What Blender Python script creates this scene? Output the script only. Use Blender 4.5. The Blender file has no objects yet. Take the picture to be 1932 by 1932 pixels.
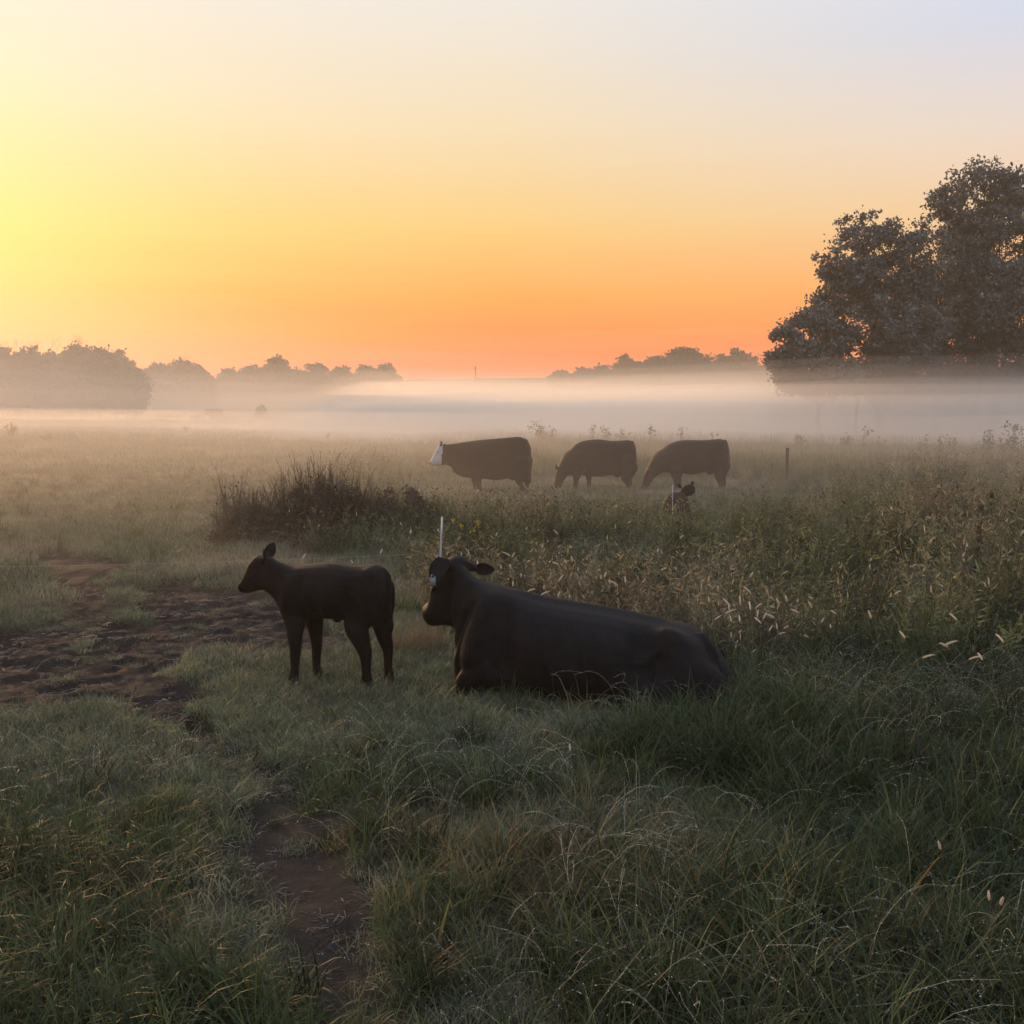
import bpy, bmesh, math, random
import numpy as np
from mathutils import Vector, Matrix

R = math.radians
rng = np.random.default_rng(7)
random.seed(7)
sc = bpy.context.scene
COL = sc.collection

# ------------------------------------------------------------------ camera
CAM_H = 1.85
PITCH = R(5.06)
F = 1932.0                      # focal length in units of a 1932 px wide picture (fov 53.13)
cam_d = bpy.data.cameras.new('camera')
cam_d.sensor_fit = 'HORIZONTAL'
cam_d.sensor_width = 36.0
cam_d.lens = 36.0
cam_d.clip_start = 0.05
cam_d.clip_end = 2000.0
cam = bpy.data.objects.new('camera', cam_d)
cam.location = (0, 0, CAM_H)
cam.rotation_euler = (R(90) - PITCH, 0, 0)
COL.objects.link(cam)
sc.camera = cam

# ------------------------------------------------------------------ render
sc.render.engine = 'CYCLES'
cy = sc.cycles
cy.use_denoising = True
try:
    cy.denoiser = 'OPENIMAGEDENOISE'
    cy.denoising_input_passes = 'RGB_ALBEDO_NORMAL'
    cy.denoising_prefilter = 'ACCURATE'
except Exception:
    pass
cy.max_bounces = 10
cy.diffuse_bounces = 2
cy.glossy_bounces = 2
cy.transmission_bounces = 4
cy.transparent_max_bounces = 8
cy.volume_bounces = 6
cy.sample_clamp_indirect = 4.0
cy.use_adaptive_sampling = True
cy.adaptive_threshold = 0.012
vs = sc.view_settings
vs.view_transform = 'Standard'
vs.look = 'None'
vs.exposure = 0.35
vs.gamma = 1.0
vs.use_curve_mapping = False

# ------------------------------------------------------------------ sky
def lin(c):
    return [((v / 255.0) / 12.92 if v / 255.0 <= 0.04045 else ((v / 255.0 + 0.055) / 1.055) ** 2.4) for v in c]

class NT:
    """small node-tree helper"""
    def __init__(self, tree):
        self.t = tree
        self.n = tree.nodes
        self.l = tree.links
    def add(self, typ, **kw):
        nd = self.n.new(typ)
        for k, v in kw.items():
            setattr(nd, k, v)
        return nd
    def set(self, sock, v):
        if isinstance(v, bpy.types.NodeSocket):
            self.l.new(v, sock)
        else:
            sock.default_value = v
    def math(self, op, a, b=0.0, c=None, clamp=False):
        m = self.add('ShaderNodeMath', operation=op, use_clamp=clamp)
        self.set(m.inputs[0], a); self.set(m.inputs[1], b)
        if c is not None:
            self.set(m.inputs[2], c)
        return m.outputs[0]
    def maprange(self, v, a, b, c=0.0, d=1.0, smooth=False):
        m = self.add('ShaderNodeMapRange')
        m.interpolation_type = 'SMOOTHSTEP' if smooth else 'LINEAR'
        m.clamp = True
        self.set(m.inputs['Value'], v)
        for k, x in zip(('From Min', 'From Max', 'To Min', 'To Max'), (a, b, c, d)):
            m.inputs[k].default_value = x
        return m.outputs['Result']
    def mix(self, f, a, b, blend='MIX'):
        m = self.add('ShaderNodeMix', data_type='RGBA', blend_type=blend)
        self.set(m.inputs[0], f)
        self.set(m.inputs[6], a if isinstance(a, bpy.types.NodeSocket) else (*a, 1) if len(a) == 3 else a)
        self.set(m.inputs[7], b if isinstance(b, bpy.types.NodeSocket) else (*b, 1) if len(b) == 3 else b)
        return m.outputs[2]
    def ramp(self, f, stops, interp='LINEAR'):
        r = self.add('ShaderNodeValToRGB')
        e = r.color_ramp.elements
        r.color_ramp.interpolation = interp
        while len(e) < len(stops):
            e.new(0.5)
        for el, (p, c) in zip(e, stops):
            el.position = p
            el.color = (*c[:3], 1)
        self.set(r.inputs[0], f)
        return r.outputs[0]
    def noise(self, vec, scale, detail=2.0, rough=0.5):
        n = self.add('ShaderNodeTexNoise')
        if vec is not None:
            self.l.new(vec, n.inputs['Vector'])
        n.inputs['Scale'].default_value = scale
        n.inputs['Detail'].default_value = detail
        n.inputs['Roughness'].default_value = rough
        return n

SUN_ELEV, SUN_AZ = R(10.5), R(-31.0)      # azimuth from the view axis, to the left

world = bpy.data.worlds.new('World')
sc.world = world
world.use_nodes = True
world.node_tree.nodes.clear()
W = NT(world.node_tree)
out = W.add('ShaderNodeOutputWorld')
bg = W.add('ShaderNodeBackground')
tc = W.add('ShaderNodeTexCoord')
sep = W.add('ShaderNodeSeparateXYZ')
W.l.new(tc.outputs['Generated'], sep.inputs[0])
elev = W.math('MULTIPLY', W.math('ARCSINE', sep.outputs[2]), 180 / math.pi)
az = W.math('MULTIPLY', W.math('ARCTAN2', sep.outputs[0], sep.outputs[1]), 180 / math.pi)
# thin streaks of cloud lie low over the horizon
mp = W.add('ShaderNodeMapping')
W.l.new(tc.outputs['Generated'], mp.inputs[0])
mp.inputs['Scale'].default_value = (1.2, 1.2, 26.0)
streak = W.noise(mp.outputs[0], 2.2, 3.0, 0.55).outputs[0]
low = W.maprange(elev, 1.0, 9.0, 1.0, 0.15, True)
elev2 = W.math('ADD', elev, W.math('MULTIPLY', W.math('MULTIPLY', W.math('SUBTRACT', streak, 0.5), -4.2), low))
t = W.math('DIVIDE', elev2, 60.0, clamp=True)
def stops(lst):
    return [(e / 60.0, [v * float(np.interp(e, (0, 5, 10, 16, 24, 30), (.90, .80, .73, .72, .75, 1.0))) for v in lin(c)]) for e, c in lst]
ZEN = (34, (216, 222, 234)), (60, (188, 202, 228))
left = W.ramp(t, stops([(0, (255, 92, 0)), (2.8, (255, 112, 0)), (4.2, (255, 136, 0)), (6.8, (254, 170, 0)), (9.4, (252, 196, 30)),
                        (12.6, (249, 210, 118)), (17.0, (246, 226, 186)), (22.0, (244, 233, 215)), *ZEN]))
mid = W.ramp(t, stops([(0, (255, 70, 0)), (2.8, (255, 84, 0)), (4.2, (255, 108, 0)), (6.8, (255, 156, 22)), (10.4, (253, 202, 108)),
                       (15.5, (250, 224, 180)), (21.5, (242, 233, 221)), *ZEN]))
right = W.ramp(t, stops([(0, (255, 96, 14)), (2.8, (255, 108, 22)), (4.2, (255, 130, 42)), (6.8, (253, 172, 92)), (10.4, (250, 206, 158)),
                         (14.0, (243, 221, 204)), (19.0, (216, 221, 238)), (34, (206, 216, 236)), (60, (188, 202, 228))]))
back = W.ramp(t, stops([(0, (196, 182, 188)), (6, (202, 192, 202)), (15, (196, 200, 220)), (34, (190, 202, 228)), (60, (188, 202, 228))]))
c1 = W.mix(W.math('POWER', W.maprange(az, -30, 0), 0.6), left, mid)
c2 = W.mix(W.maprange(az, 0, 27), c1, right)
absaz = W.math('ABSOLUTE', W.math('ADD', az, 20.0))
c3 = W.mix(W.maprange(absaz, 55, 150, 0, 1, True), c2, back)
sky = W.add('ShaderNodeTexSky')
sky.sky_type = 'NISHITA'
sky.sun_disc = False
sky.sun_elevation = SUN_ELEV
sky.sun_rotation = SUN_AZ
nish = W.mix(1.0, sky.outputs[0], (0.012, 0.012, 0.012), 'MULTIPLY')
W.l.new(W.mix(1.0, c3, nish, 'ADD'), bg.inputs['Color'])
bg.inputs['Strength'].default_value = 1.0
W.l.new(bg.outputs[0], out.inputs[0])
world.cycles.sampling_method = 'MANUAL'
world.cycles.sample_map_resolution = 512

# ------------------------------------------------------------------ sun, just risen, low on the left
sun_d = bpy.data.lights.new('sun', 'SUN')
sun_d.energy = 2.7
sun_d.color = (1.0, 0.56, 0.27)
sun_d.angle = R(12.0)
sun = bpy.data.objects.new('sun', sun_d)
dirv = Vector((math.sin(SUN_AZ) * math.cos(SUN_ELEV), math.cos(SUN_AZ) * math.cos(SUN_ELEV), math.sin(SUN_ELEV)))
sun.rotation_euler = dirv.to_track_quat('Z', 'Y').to_euler()
sun.location = dirv * 50 + Vector((0, 0, 10))
COL.objects.link(sun)

# ------------------------------------------------------------------ helpers
CP, SP = math.cos(PITCH), math.sin(PITCH)

def ray(px, py):
    u, v = (px - 966) / F, (966 - py) / F
    return Vector((u, CP + SP * v, -SP + CP * v))

def at_depth(px, py, Y):
    d = ray(px, py)
    return Vector((0, 0, CAM_H)) + d * (Y / d.y)

def project(x, y, z):
    rz = z - CAM_H
    dep = y * CP - rz * SP
    up = y * SP + rz * CP
    return 966 + F * x / dep, 966 - F * up / dep

def sstep(a, b, v):
    q = np.clip((v - a) / (b - a), 0, 1)
    return q * q * (3 - 2 * q)

# cheap smooth value noise on numpy arrays
_perm = rng.random((256, 256))
def vnoise(x, y):
    xi, yi = np.floor(x).astype(int), np.floor(y).astype(int)
    fx, fy = x - xi, y - yi
    fx, fy = fx * fx * (3 - 2 * fx), fy * fy * (3 - 2 * fy)
    a = _perm[xi & 255, yi & 255]; b = _perm[(xi + 1) & 255, yi & 255]
    c = _perm[xi & 255, (yi + 1) & 255]; d = _perm[(xi + 1) & 255, (yi + 1) & 255]
    return (a * (1 - fx) + b * fx) * (1 - fy) + (c * (1 - fx) + d * fx) * fy
def fbm(x, y, o=4):
    s, a, tot = 0, 1.0, 0
    for k in range(o):
        s = s + a * vnoise(x * 2 ** k + 17.3 * k, y * 2 ** k + 5.1 * k); tot += a; a *= 0.5
    return s / tot

def poly_sd(px, py, poly):
    """signed distance to a polygon, negative inside"""
    P = np.array(poly, float)
    inside = np.zeros(px.shape, bool)
    dmin = np.full(px.shape, 1e9)
    for i in range(len(P)):
        x0, y0 = P[i]; x1, y1 = P[(i + 1) % len(P)]
        cond = (y0 > py) != (y1 > py)
        xx = (x1 - x0) * (py - y0) / (y1 - y0 + 1e-9) + x0
        inside ^= cond & (px < xx)
        ex, ey = x1 - x0, y1 - y0
        tt = np.clip(((px - x0) * ex + (py - y0) * ey) / (ex * ex + ey * ey + 1e-9), 0, 1)
        dmin = np.minimum(dmin, np.hypot(px - x0 - tt * ex, py - y0 - tt * ey))
    return np.where(inside, -dmin, dmin)

def ground_px(poly):
    """polygon of points seen on the level near field -> ground coordinates"""
    out_ = []
    for x, y in poly:
        d = ray(x, y); k = CAM_H / -d.z
        out_.append((d.x * k, d.y * k))
    return out_

MUD = ground_px([(-400, 1180), (0, 1185), (60, 1192), (120, 1172), (128, 1130), (104, 1085), (60, 1050), (100, 1040), (160, 1046), (260, 1056),
                 (210, 1075), (180, 1092), (188, 1125), (220, 1168), (300, 1172), (262, 1112), (330, 1098), (430, 1112), (520, 1120),
                 (560, 1165), (640, 1182), (650, 1200), (600, 1216), (540, 1226), (400, 1222), (318, 1236), (305, 1262), (352, 1292), (386, 1345),
                 (372, 1374), (300, 1362), (230, 1332), (160, 1316), (90, 1332), (0, 1348), (-400, 1350)])
TRACK = ground_px([(330, 1340), (390, 1335), (440, 1390), (520, 1440), (585, 1500), (630, 1600), (668, 1720), (696, 1850), (730, 2000),
                   (620, 2000), (580, 1850), (540, 1720), (510, 1620), (450, 1520), (400, 1440), (345, 1390)])
TRACK_BARE = ground_px([(325, 1345), (385, 1335), (440, 1385), (515, 1440), (585, 1500), (645, 1600), (705, 1720), (740, 1850), (780, 2020),
                        (600, 2020), (555, 1850), (515, 1720), (495, 1620), (450, 1520), (400, 1440), (345, 1390)])
TURF = ground_px([(-500, 1030), (60, 1030), (260, 1055), (420, 1060), (760, 1060), (860, 1180), (880, 1290), (1000, 1330), (820, 1420), (640, 1430),
                  (480, 1480), (300, 1450), (-500, 1470)])

def mud_mask(x, y):
    w = 0.10 * (fbm(x * 2.3, y * 2.3) - 0.5) * 2
    a = 1 - sstep(-0.06, 0.26, poly_sd(x, y, MUD) + w * 2.2)
    return a
def track_mask(x, y):
    w = 0.22 * (fbm(x * 2.1 + 9, y * 2.1 + 4) - 0.5) * 2
    return 0.92 * (1 - sstep(-0.10, 0.20, poly_sd(x, y, TRACK) + w))
def trodden(x, y):
    """the track and the strip beside it where tall grass is worn down"""
    w = 0.16 * (fbm(x * 2.6 + 2, y * 2.6 + 14) - 0.5) * 2
    return np.maximum(1 - sstep(-0.08, 0.14, poly_sd(x, y, TRACK_BARE) + w), 1 - sstep(0.0, 0.25, poly_sd(x, y, MUD) + w))
def beside_track(x, y):
    """the nibbled strip on the near side of the track"""
    return np.maximum(np.maximum(trodden(x, y + .2), trodden(x, y + .4)), .7 * trodden(x, y + .6)) * (y > 3.2)
def turf_mask(x, y):
    w = 0.3 * (fbm(x * 1.3 + 3, y * 1.3 + 8) - 0.5) * 2
    a = 1 - sstep(-0.3, 0.35, poly_sd(x, y, TURF) + w)
    # grazed pasture up the left side
    lf = sstep(12, 14, y) * (1 - sstep(-0.25, -0.15, x / np.maximum(y, 1.0)))
    return np.maximum(a, lf * 0.85)

_PY = [-40, 25, 55, 78, 100, 118, 150, 200, 250, 285, 300, 345]
_PL = [0, 0, 0.7, 1.45, 0.6, 0.6, 2.8, 4.6, 8.0, 11.5, 12.0, 12.0]
_PC = [0, 0, 0.25, 0.60, -0.4, -0.6, 1.4, 4.4, 9.0, 13.8, 14.4, 14.4]
_PR = [0, 0, 0.05, 0.20, -0.3, -0.3, 1.2, 5.0, 11.0, 15.0, 15.8, 15.8]
def ground_z(x, y):
    x = np.asarray(x, float); y = np.asarray(y, float)
    s = np.clip(x / (0.5 * np.maximum(y, 10.0)), -1.2, 1.2)
    def prof(v):
        return sum(np.interp(y + o, _PY, v) for o in (-8, -4, 0, 4, 8)) / 5
    l, c, r = prof(_PL), prof(_PC), prof(_PR)
    z = np.where(s < 0, c + (l - c) * -s, c + (r - c) * s)
    far = sstep(30, 60, y)
    z = z + far * 0.35 * (fbm(x * 0.06, y * 0.06, 3) - 0.5)
    return z
def detail_z(x, y):
    """humps of the near field: hoof-pocked mud, worn track, tussocky ground"""
    near = 1 - sstep(14, 26, y)
    m = mud_mask(x, y) * near; tr = track_mask(x, y) * near
    z = 0.06 * (fbm(x * 0.9, y * 0.9, 3) - 0.5)
    z = z - 0.05 * m - 0.06 * tr
    hoof = fbm(x * 5.5, y * 5.5, 3) - 0.5
    z = z + m * (-0.05 * sstep(.54, .62, fbm(x * 6.5 + 3, y * 6.5, 2)) + 0.015 * hoof + 0.03 * (fbm(x * 1.6, y * 2.2 + 7, 2) - 0.5) + 0.035 * (fbm(x * 36, y * 36, 2) - 0.5) + 0.03 * (fbm(x * 17, y * 17, 2) - 0.5)) + tr * 0.05 * hoof
    return z * near + 0.0
def gz(x, y):
    return float(ground_z(np.array([x]), np.array([y]))[0] + detail_z(np.array([x]), np.array([y]))[0])

def tag(o, label=None, cat=None, group=None, kind=None):
    if label: o['label'] = label
    if cat: o['category'] = cat
    if group: o['group'] = group
    if kind: o['kind'] = kind
    return o

def empty(name, loc, rz=0.0):
    o = bpy.data.objects.new(name, None)
    o.empty_display_size = 0.2
    o.location = loc
    o.rotation_euler = (0, 0, rz)
    COL.objects.link(o)
    return o

def mesh_np(name, verts, faces, mat=None, smooth=False):
    """verts (n,3), faces: list of arrays (k,3) or (k,4)"""
    me = bpy.data.meshes.new(name)
    if not isinstance(faces, (list, tuple)):
        faces = [faces]
    faces = [np.asarray(f, np.int32) for f in faces if len(f)]
    verts = np.asarray(verts, np.float32)
    me.vertices.add(len(verts))
    me.vertices.foreach_set('co', verts.ravel())
    nl = sum(f.size for f in faces); npoly = sum(len(f) for f in faces)
    me.loops.add(nl); me.polygons.add(npoly)
    me.loops.foreach_set('vertex_index', np.concatenate([f.ravel() for f in faces]))
    starts, tot = [], 0
    for f in faces:
        starts.append(tot + np.arange(len(f)) * f.shape[1]); tot += f.size
    me.polygons.foreach_set('loop_start', np.concatenate(starts).astype(np.int32))
    if smooth:
        me.polygons.foreach_set('use_smooth', np.ones(npoly, bool))
    me.update(calc_edges=True)
    me.validate()
    if mat:
        for m in (mat if isinstance(mat, (list, tuple)) else [mat]):
            me.materials.append(m)
    return me

def obj(name, me, parent=None, loc=None):
    o = bpy.data.objects.new(name, me)
    COL.objects.link(o)
    if parent is not None:
        o.parent = parent
    if loc is not None:
        o.location = loc
    return o

class MB:
    """collects vertices and faces (tris and quads kept apart)"""
    def __init__(self):
        self.v, self.q, self.t, self.n = [], [], [], 0
        self.qm, self.tm = [], []
    def add(self, v, q=None, t=None, m=0):
        v = np.asarray(v, float).reshape(-1, 3)
        if q is not None and len(q):
            q = np.asarray(q) + self.n; self.q.append(q); self.qm.append(np.full(len(q), m))
        if t is not None and len(t):
            t = np.asarray(t) + self.n; self.t.append(t); self.tm.append(np.full(len(t), m))
        self.v.append(v); self.n += len(v)
        return self
    def mesh(self, name, mat=None, smooth=False):
        fs, ms = [], []
        if self.q: fs.append(np.concatenate(self.q)); ms.append(np.concatenate(self.qm))
        if self.t: fs.append(np.concatenate(self.t)); ms.append(np.concatenate(self.tm))
        me = mesh_np(name, np.concatenate(self.v), fs, mat, smooth)
        me.polygons.foreach_set('material_index', np.concatenate(ms).astype(np.int32))
        return me

def frame(tan):
    tan = tan / (np.linalg.norm(tan) + 1e-9)
    a = np.array([0, 1.0, 0]) if abs(tan[1]) < 0.9 else np.array([0, 0, 1.0])
    s = np.cross(tan, a); s /= np.linalg.norm(s)
    return s, np.cross(s, tan)

def tube(mb, pts, rad, n=6, m=0, flat=1.0, cap=True):
    pts = np.asarray(pts, float); k = len(pts)
    rad = np.broadcast_to(np.asarray(rad, float), (k,))
    flat = np.broadcast_to(np.asarray(flat, float), (k,))
    ang = np.linspace(0, 2 * np.pi, n, endpoint=False)
    vs_ = []
    for i in range(k):
        tn = pts[min(i + 1, k - 1)] - pts[max(i - 1, 0)]
        s, u = frame(tn)
        vs_.append(pts[i] + rad[i] * (np.cos(ang)[:, None] * s + flat[i] * np.sin(ang)[:, None] * u))
    v = np.concatenate(vs_)
    q = [[i * n + j, i * n + (j + 1) % n, (i + 1) * n + (j + 1) % n, (i + 1) * n + j] for i in range(k - 1) for j in range(n)]
    tr = []
    if cap:
        v = np.concatenate([v, pts[:1], pts[-1:]])
        a, b = k * n, k * n + 1
        tr = [[a, (j + 1) % n, j] for j in range(n)] + [[b, (k - 1) * n + j, (k - 1) * n + (j + 1) % n] for j in range(n)]
    mb.add(v, q, tr, m)

def ellipsoid(mb, c, r, rot=None, seg=12, rings=8, m=0):
    v, q, tr = [], [], []
    for i in range(1, rings):
        th = math.pi * i / rings
        for j in range(seg):
            ph = 2 * math.pi * j / seg
            v.append((math.sin(th) * math.cos(ph), math.sin(th) * math.sin(ph), math.cos(th)))
    v += [(0, 0, 1), (0, 0, -1)]
    for i in range(rings - 2):
        for j in range(seg):
            q.append([i * seg + j, (i + 1) * seg + j, (i + 1) * seg + (j + 1) % seg, i * seg + (j + 1) % seg])
    a, b = (rings - 1) * seg, (rings - 1) * seg + 1
    tr = [[a, j, (j + 1) % seg] for j in range(seg)] + [[b, (rings - 2) * seg + (j + 1) % seg, (rings - 2) * seg + j] for j in range(seg)]
    v = np.array(v) * np.array(r)
    if rot is not None:
        v = v @ np.array(rot.to_matrix()).T
    mb.add(v + np.array(c), q, tr, m)

def blades(n, L, w, rad, lean=(0.1, 0.6), curl=(0.3, 1.6), segs=4, gen=rng, droop=False):
    """n curved tapering grass blades; returns verts, quads"""
    a = gen.random(n) * 2 * np.pi
    r = rad * np.sqrt(gen.random(n))
    ra = gen.random(n) * 2 * np.pi
    root = np.stack([r * np.cos(ra), r * np.sin(ra), np.full(n, -0.01)], 1)
    ln = L[0] + (L[1] - L[0]) * gen.random(n) ** 1.2
    th0 = lean[0] + (lean[1] - lean[0]) * gen.random(n)
    cu = curl[0] + (curl[1] - curl[0]) * gen.random(n)
    ww = w[0] + (w[1] - w[0]) * gen.random(n)
    hd = np.stack([np.cos(a), np.sin(a), np.zeros(n)], 1)
    tw = a + np.pi / 2 + (gen.random(n) - 0.5) * 1.6
    sd = np.stack([np.cos(tw), np.sin(tw), np.zeros(n)], 1)
    p = root.copy()
    vs_ = np.zeros((n, segs + 1, 2, 3))
    for s in range(segs + 1):
        f = s / segs
        wid = ww * (1 - f ** 1.6) * (0.75 + 0.25 * min(1, f * 4)) + 0.0003
        vs_[:, s, 0] = p - sd * wid[:, None] * 0.5
        vs_[:, s, 1] = p + sd * wid[:, None] * 0.5
        th = th0 + cu * (f ** 1.3)
        p = p + (ln / segs)[:, None] * (np.sin(th)[:, None] * hd + np.cos(th)[:, None] * np.array([0, 0, 1.0]))
    v = vs_.reshape(-1, 3)
    base = np.arange(n)[:, None] * (segs + 1) * 2
    q = np.concatenate([base + np.array([[2 * s, 2 * s + 1, 2 * s + 3, 2 * s + 2]]) for s in range(segs)], 0)
    return v, q

def leaf_cards(centers, size, gen=rng, elong=1.6, m=0):
    """small rhombic leaves, randomly turned; (n,3) centres"""
    n = len(centers)
    d = gen.normal(size=(n, 3)); d /= np.linalg.norm(d, axis=1)[:, None]
    e = gen.normal(size=(n, 3)); e -= (e * d).sum(1)[:, None] * d; e /= np.linalg.norm(e, axis=1)[:, None]
    s = (size * (0.6 + 0.8 * gen.random(n)))[:, None] if np.ndim(size) == 0 else (size * (0.6 + 0.8 * gen.random(n)))[:, None]
    v = np.stack([centers - d * s * elong * .5, centers + e * s * .5, centers + d * s * elong * .5, centers - e * s * .5], 1).reshape(-1, 3)
    q = np.arange(n)[:, None] * 4 + np.array([[0, 1, 2, 3]])
    return v, q

# ------------------------------------------------------------------ materials
def principled(name):
    m = bpy.data.materials.new(name)
    m.use_nodes = True
    m.node_tree.nodes.clear()
    N = NT(m.node_tree)
    o = N.add('ShaderNodeOutputMaterial')
    b = N.add('ShaderNodeBsdfPrincipled')
    N.l.new(b.outputs[0], o.inputs[0])
    return m, N, b, o

def plant_mat(name, green, dry, rough=0.45, trans=0.3, sheen=0.0, patch=1.0):
    """leaf material: green to dry by the 'dry' value of the clump, with variation from clump to clump and over the field"""
    m, N, b, o = principled(name)
    at = N.add('ShaderNodeAttribute', attribute_type='INSTANCER', attribute_name='dry')
    oi = N.add('ShaderNodeObjectInfo')
    geo = N.add('ShaderNodeNewGeometry')
    nz = N.noise(geo.outputs['Position'], 4.5, 3.0, 0.65).outputs[0]
    f = N.math('ADD', at.outputs['Fac'], N.math('MULTIPLY', N.math('SUBTRACT', oi.outputs['Random'], 0.5), 0.7))
    f = N.math('ADD', f, N.math('MULTIPLY', N.math('SUBTRACT', nz, 0.5), patch), clamp=True)
    mid_ = [g * 0.5 + d_ * 0.5 for g, d_ in zip(green, dry)]
    col = N.ramp(f, [(0.0, [g * 0.7 for g in green]), (0.35, green), (0.65, mid_), (1.0, dry)])
    v = N.maprange(N.math('FRACT', N.math('MULTIPLY', oi.outputs['Random'], 7.31)), 0, 1, 0.30, 2.3)
    hs = N.add('ShaderNodeHueSaturation')
    N.l.new(col, hs.inputs['Color']); N.l.new(v, hs.inputs['Value'])
    N.l.new(hs.outputs[0], b.inputs['Base Color'])
    b.inputs['Roughness'].default_value = rough
    b.inputs['Specular IOR Level'].default_value = 0.3
    b.inputs['Sheen Weight'].default_value = sheen
    b.inputs['Sheen Roughness'].default_value = 0.5
    if trans > 0:
        tr = N.add('ShaderNodeBsdfTranslucent')
        N.l.new(hs.outputs[0], tr.inputs['Color'])
        mx = N.add('ShaderNodeMixShader')
        mx.inputs[0].default_value = trans
        N.l.new(b.outputs[0], mx.inputs[1]); N.l.new(tr.outputs[0], mx.inputs[2])
        N.l.new(mx.outputs[0], o.inputs[0])
    return m

def simple_mat(name, c, rough=0.6, c2=None, scale=8.0, bump=0.0, sheen=0.0, spec=0.5, trans=0.0, coord='Object'):
    m, N, b, o = principled(name)
    tcd = N.add('ShaderNodeTexCoord')
    nz = N.noise(tcd.outputs[coord], scale, 4.0, 0.6)
    c2 = c2 or [x * 0.6 for x in c]
    col = N.mix(N.maprange(nz.outputs[0], 0.3, 0.7), c, c2)
    N.l.new(col, b.inputs['Base Color'])
    b.inputs['Roughness'].default_value = rough
    b.inputs['Specular IOR Level'].default_value = spec
    b.inputs['Sheen Weight'].default_value = sheen
    if bump:
        bp = N.add('ShaderNodeBump')
        bp.inputs['Strength'].default_value = 1.0
        bp.inputs['Distance'].default_value = bump
        n2 = N.noise(tcd.outputs[coord], scale * 6, 3.0, 0.7)
        N.l.new(n2.outputs[0], bp.inputs['Height'])
        N.l.new(bp.outputs[0], b.inputs['Normal'])
    if trans:
        tr = N.add('ShaderNodeBsdfTranslucent')
        N.l.new(col, tr.inputs['Color'])
        mx = N.add('ShaderNodeMixShader')
        mx.inputs[0].default_value = trans
        N.l.new(b.outputs[0], mx.inputs[1]); N.l.new(tr.outputs[0], mx.inputs[2])
        N.l.new(mx.outputs[0], o.inputs[0])
    return m

M_TURF = plant_mat('turf_blade', (0.080, 0.102, 0.040), (0.170, 0.136, 0.082), 0.5, 0.35, 0.55)
M_GRASS = plant_mat('grass_blade', (0.040, 0.062, 0.020), (0.125, 0.096, 0.050), 0.52, 0.4, 0.0)
M_STEM = plant_mat('seed_stem', (0.20, 0.21, 0.14), (0.29, 0.255, 0.18), 0.5, 0.35, 0.0)
M_WEED = plant_mat('weed_stalk', (0.088, 0.104, 0.044), (0.190, 0.152, 0.098), 0.5, 0.4, 0.0)
M_STRAW = plant_mat('straw', (0.08, 0.068, 0.055), (0.19, 0.16, 0.13), 0.6, 0.1, 0.0)
M_DEW = simple_mat('dew', (0.85, 0.87, 0.9), 0.05, (0.8, 0.8, 0.8), spec=1.0)
M_LEAF = simple_mat('tree_leaf', (0.098, 0.112, 0.112), 0.65, (0.110, 0.119, 0.114), 0.35, trans=0.12)
M_LEAF_FAR = simple_mat('far_tree_leaf', (0.050, 0.052, 0.026), 0.6, (0.075, 0.058, 0.030), 0.2, trans=0.3)
M_BARK = simple_mat('bark', (0.060, 0.048, 0.038), 0.9, (0.035, 0.028, 0.022), 2.0, bump=0.02)
M_TWIG = simple_mat('twig', (0.085, 0.060, 0.042), 0.8, (0.05, 0.035, 0.025), 4.0)
M_THICKET = simple_mat('dark_weed', (0.105, 0.072, 0.052), 0.7, (0.070, 0.062, 0.038), 3.0, trans=0.2)
M_THICKLEAF = simple_mat('dark_weed_leaf', (0.066, 0.060, 0.034), 0.6, (0.090, 0.062, 0.040), 4.0, trans=0.25)
M_GREENLEAF = simple_mat('green_weed_leaf', (0.050, 0.065, 0.028), 0.5, (0.075, 0.070, 0.035), 5.0, trans=0.3)
M_RUST = simple_mat('rust_grass', (0.19, 0.125, 0.065), 0.6, (0.12, 0.09, 0.045), 6.0, trans=0.3)
M_HEAD = simple_mat('foxtail_bristle', (0.84, 0.75, 0.60), 0.6, (0.72, 0.63, 0.50), 40.0, trans=0.6, sheen=0.4)
M_FSTEM = simple_mat('foxtail_stem', (0.16, 0.14, 0.08), 0.5, trans=0.2)
M_WOOD = simple_mat('post_wood', (0.060, 0.048, 0.040), 0.9, (0.035, 0.028, 0.024), 6.0, bump=0.01)
M_WHITE = simple_mat('white_plastic', (0.42, 0.43, 0.47), 0.5, (0.34, 0.35, 0.39), 10.0)
M_WIRE = simple_mat('fence_twine', (0.70, 0.66, 0.60), 0.5, (0.55, 0.52, 0.48), 60.0)
M_DARKMETAL = simple_mat('dark_bracket', (0.04, 0.04, 0.045), 0.5)
M_YELLOW = simple_mat('yellow_floret', (0.55, 0.42, 0.04), 0.6, (0.45, 0.34, 0.03), 30.0, trans=0.3)
M_ORANGE = simple_mat('orange_blade', (0.50, 0.16, 0.035), 0.5, (0.42, 0.17, 0.05), 20.0, trans=0.4)
M_YGREEN = simple_mat('yellow_blade', (0.26, 0.25, 0.05), 0.5, (0.20, 0.20, 0.05), 20.0, trans=0.4)
M_HAY = simple_mat('hay', (0.10, 0.075, 0.05), 0.9, (0.07, 0.05, 0.035), 5.0)
M_TRUCK = simple_mat('truck_paint', (0.09, 0.085, 0.09), 0.4, (0.08, 0.075, 0.08), 1.0)
M_GLASS = simple_mat('truck_glass', (0.02, 0.022, 0.025), 0.1)
M_TYRE = simple_mat('tyre', (0.02, 0.02, 0.02), 0.8)

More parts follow.
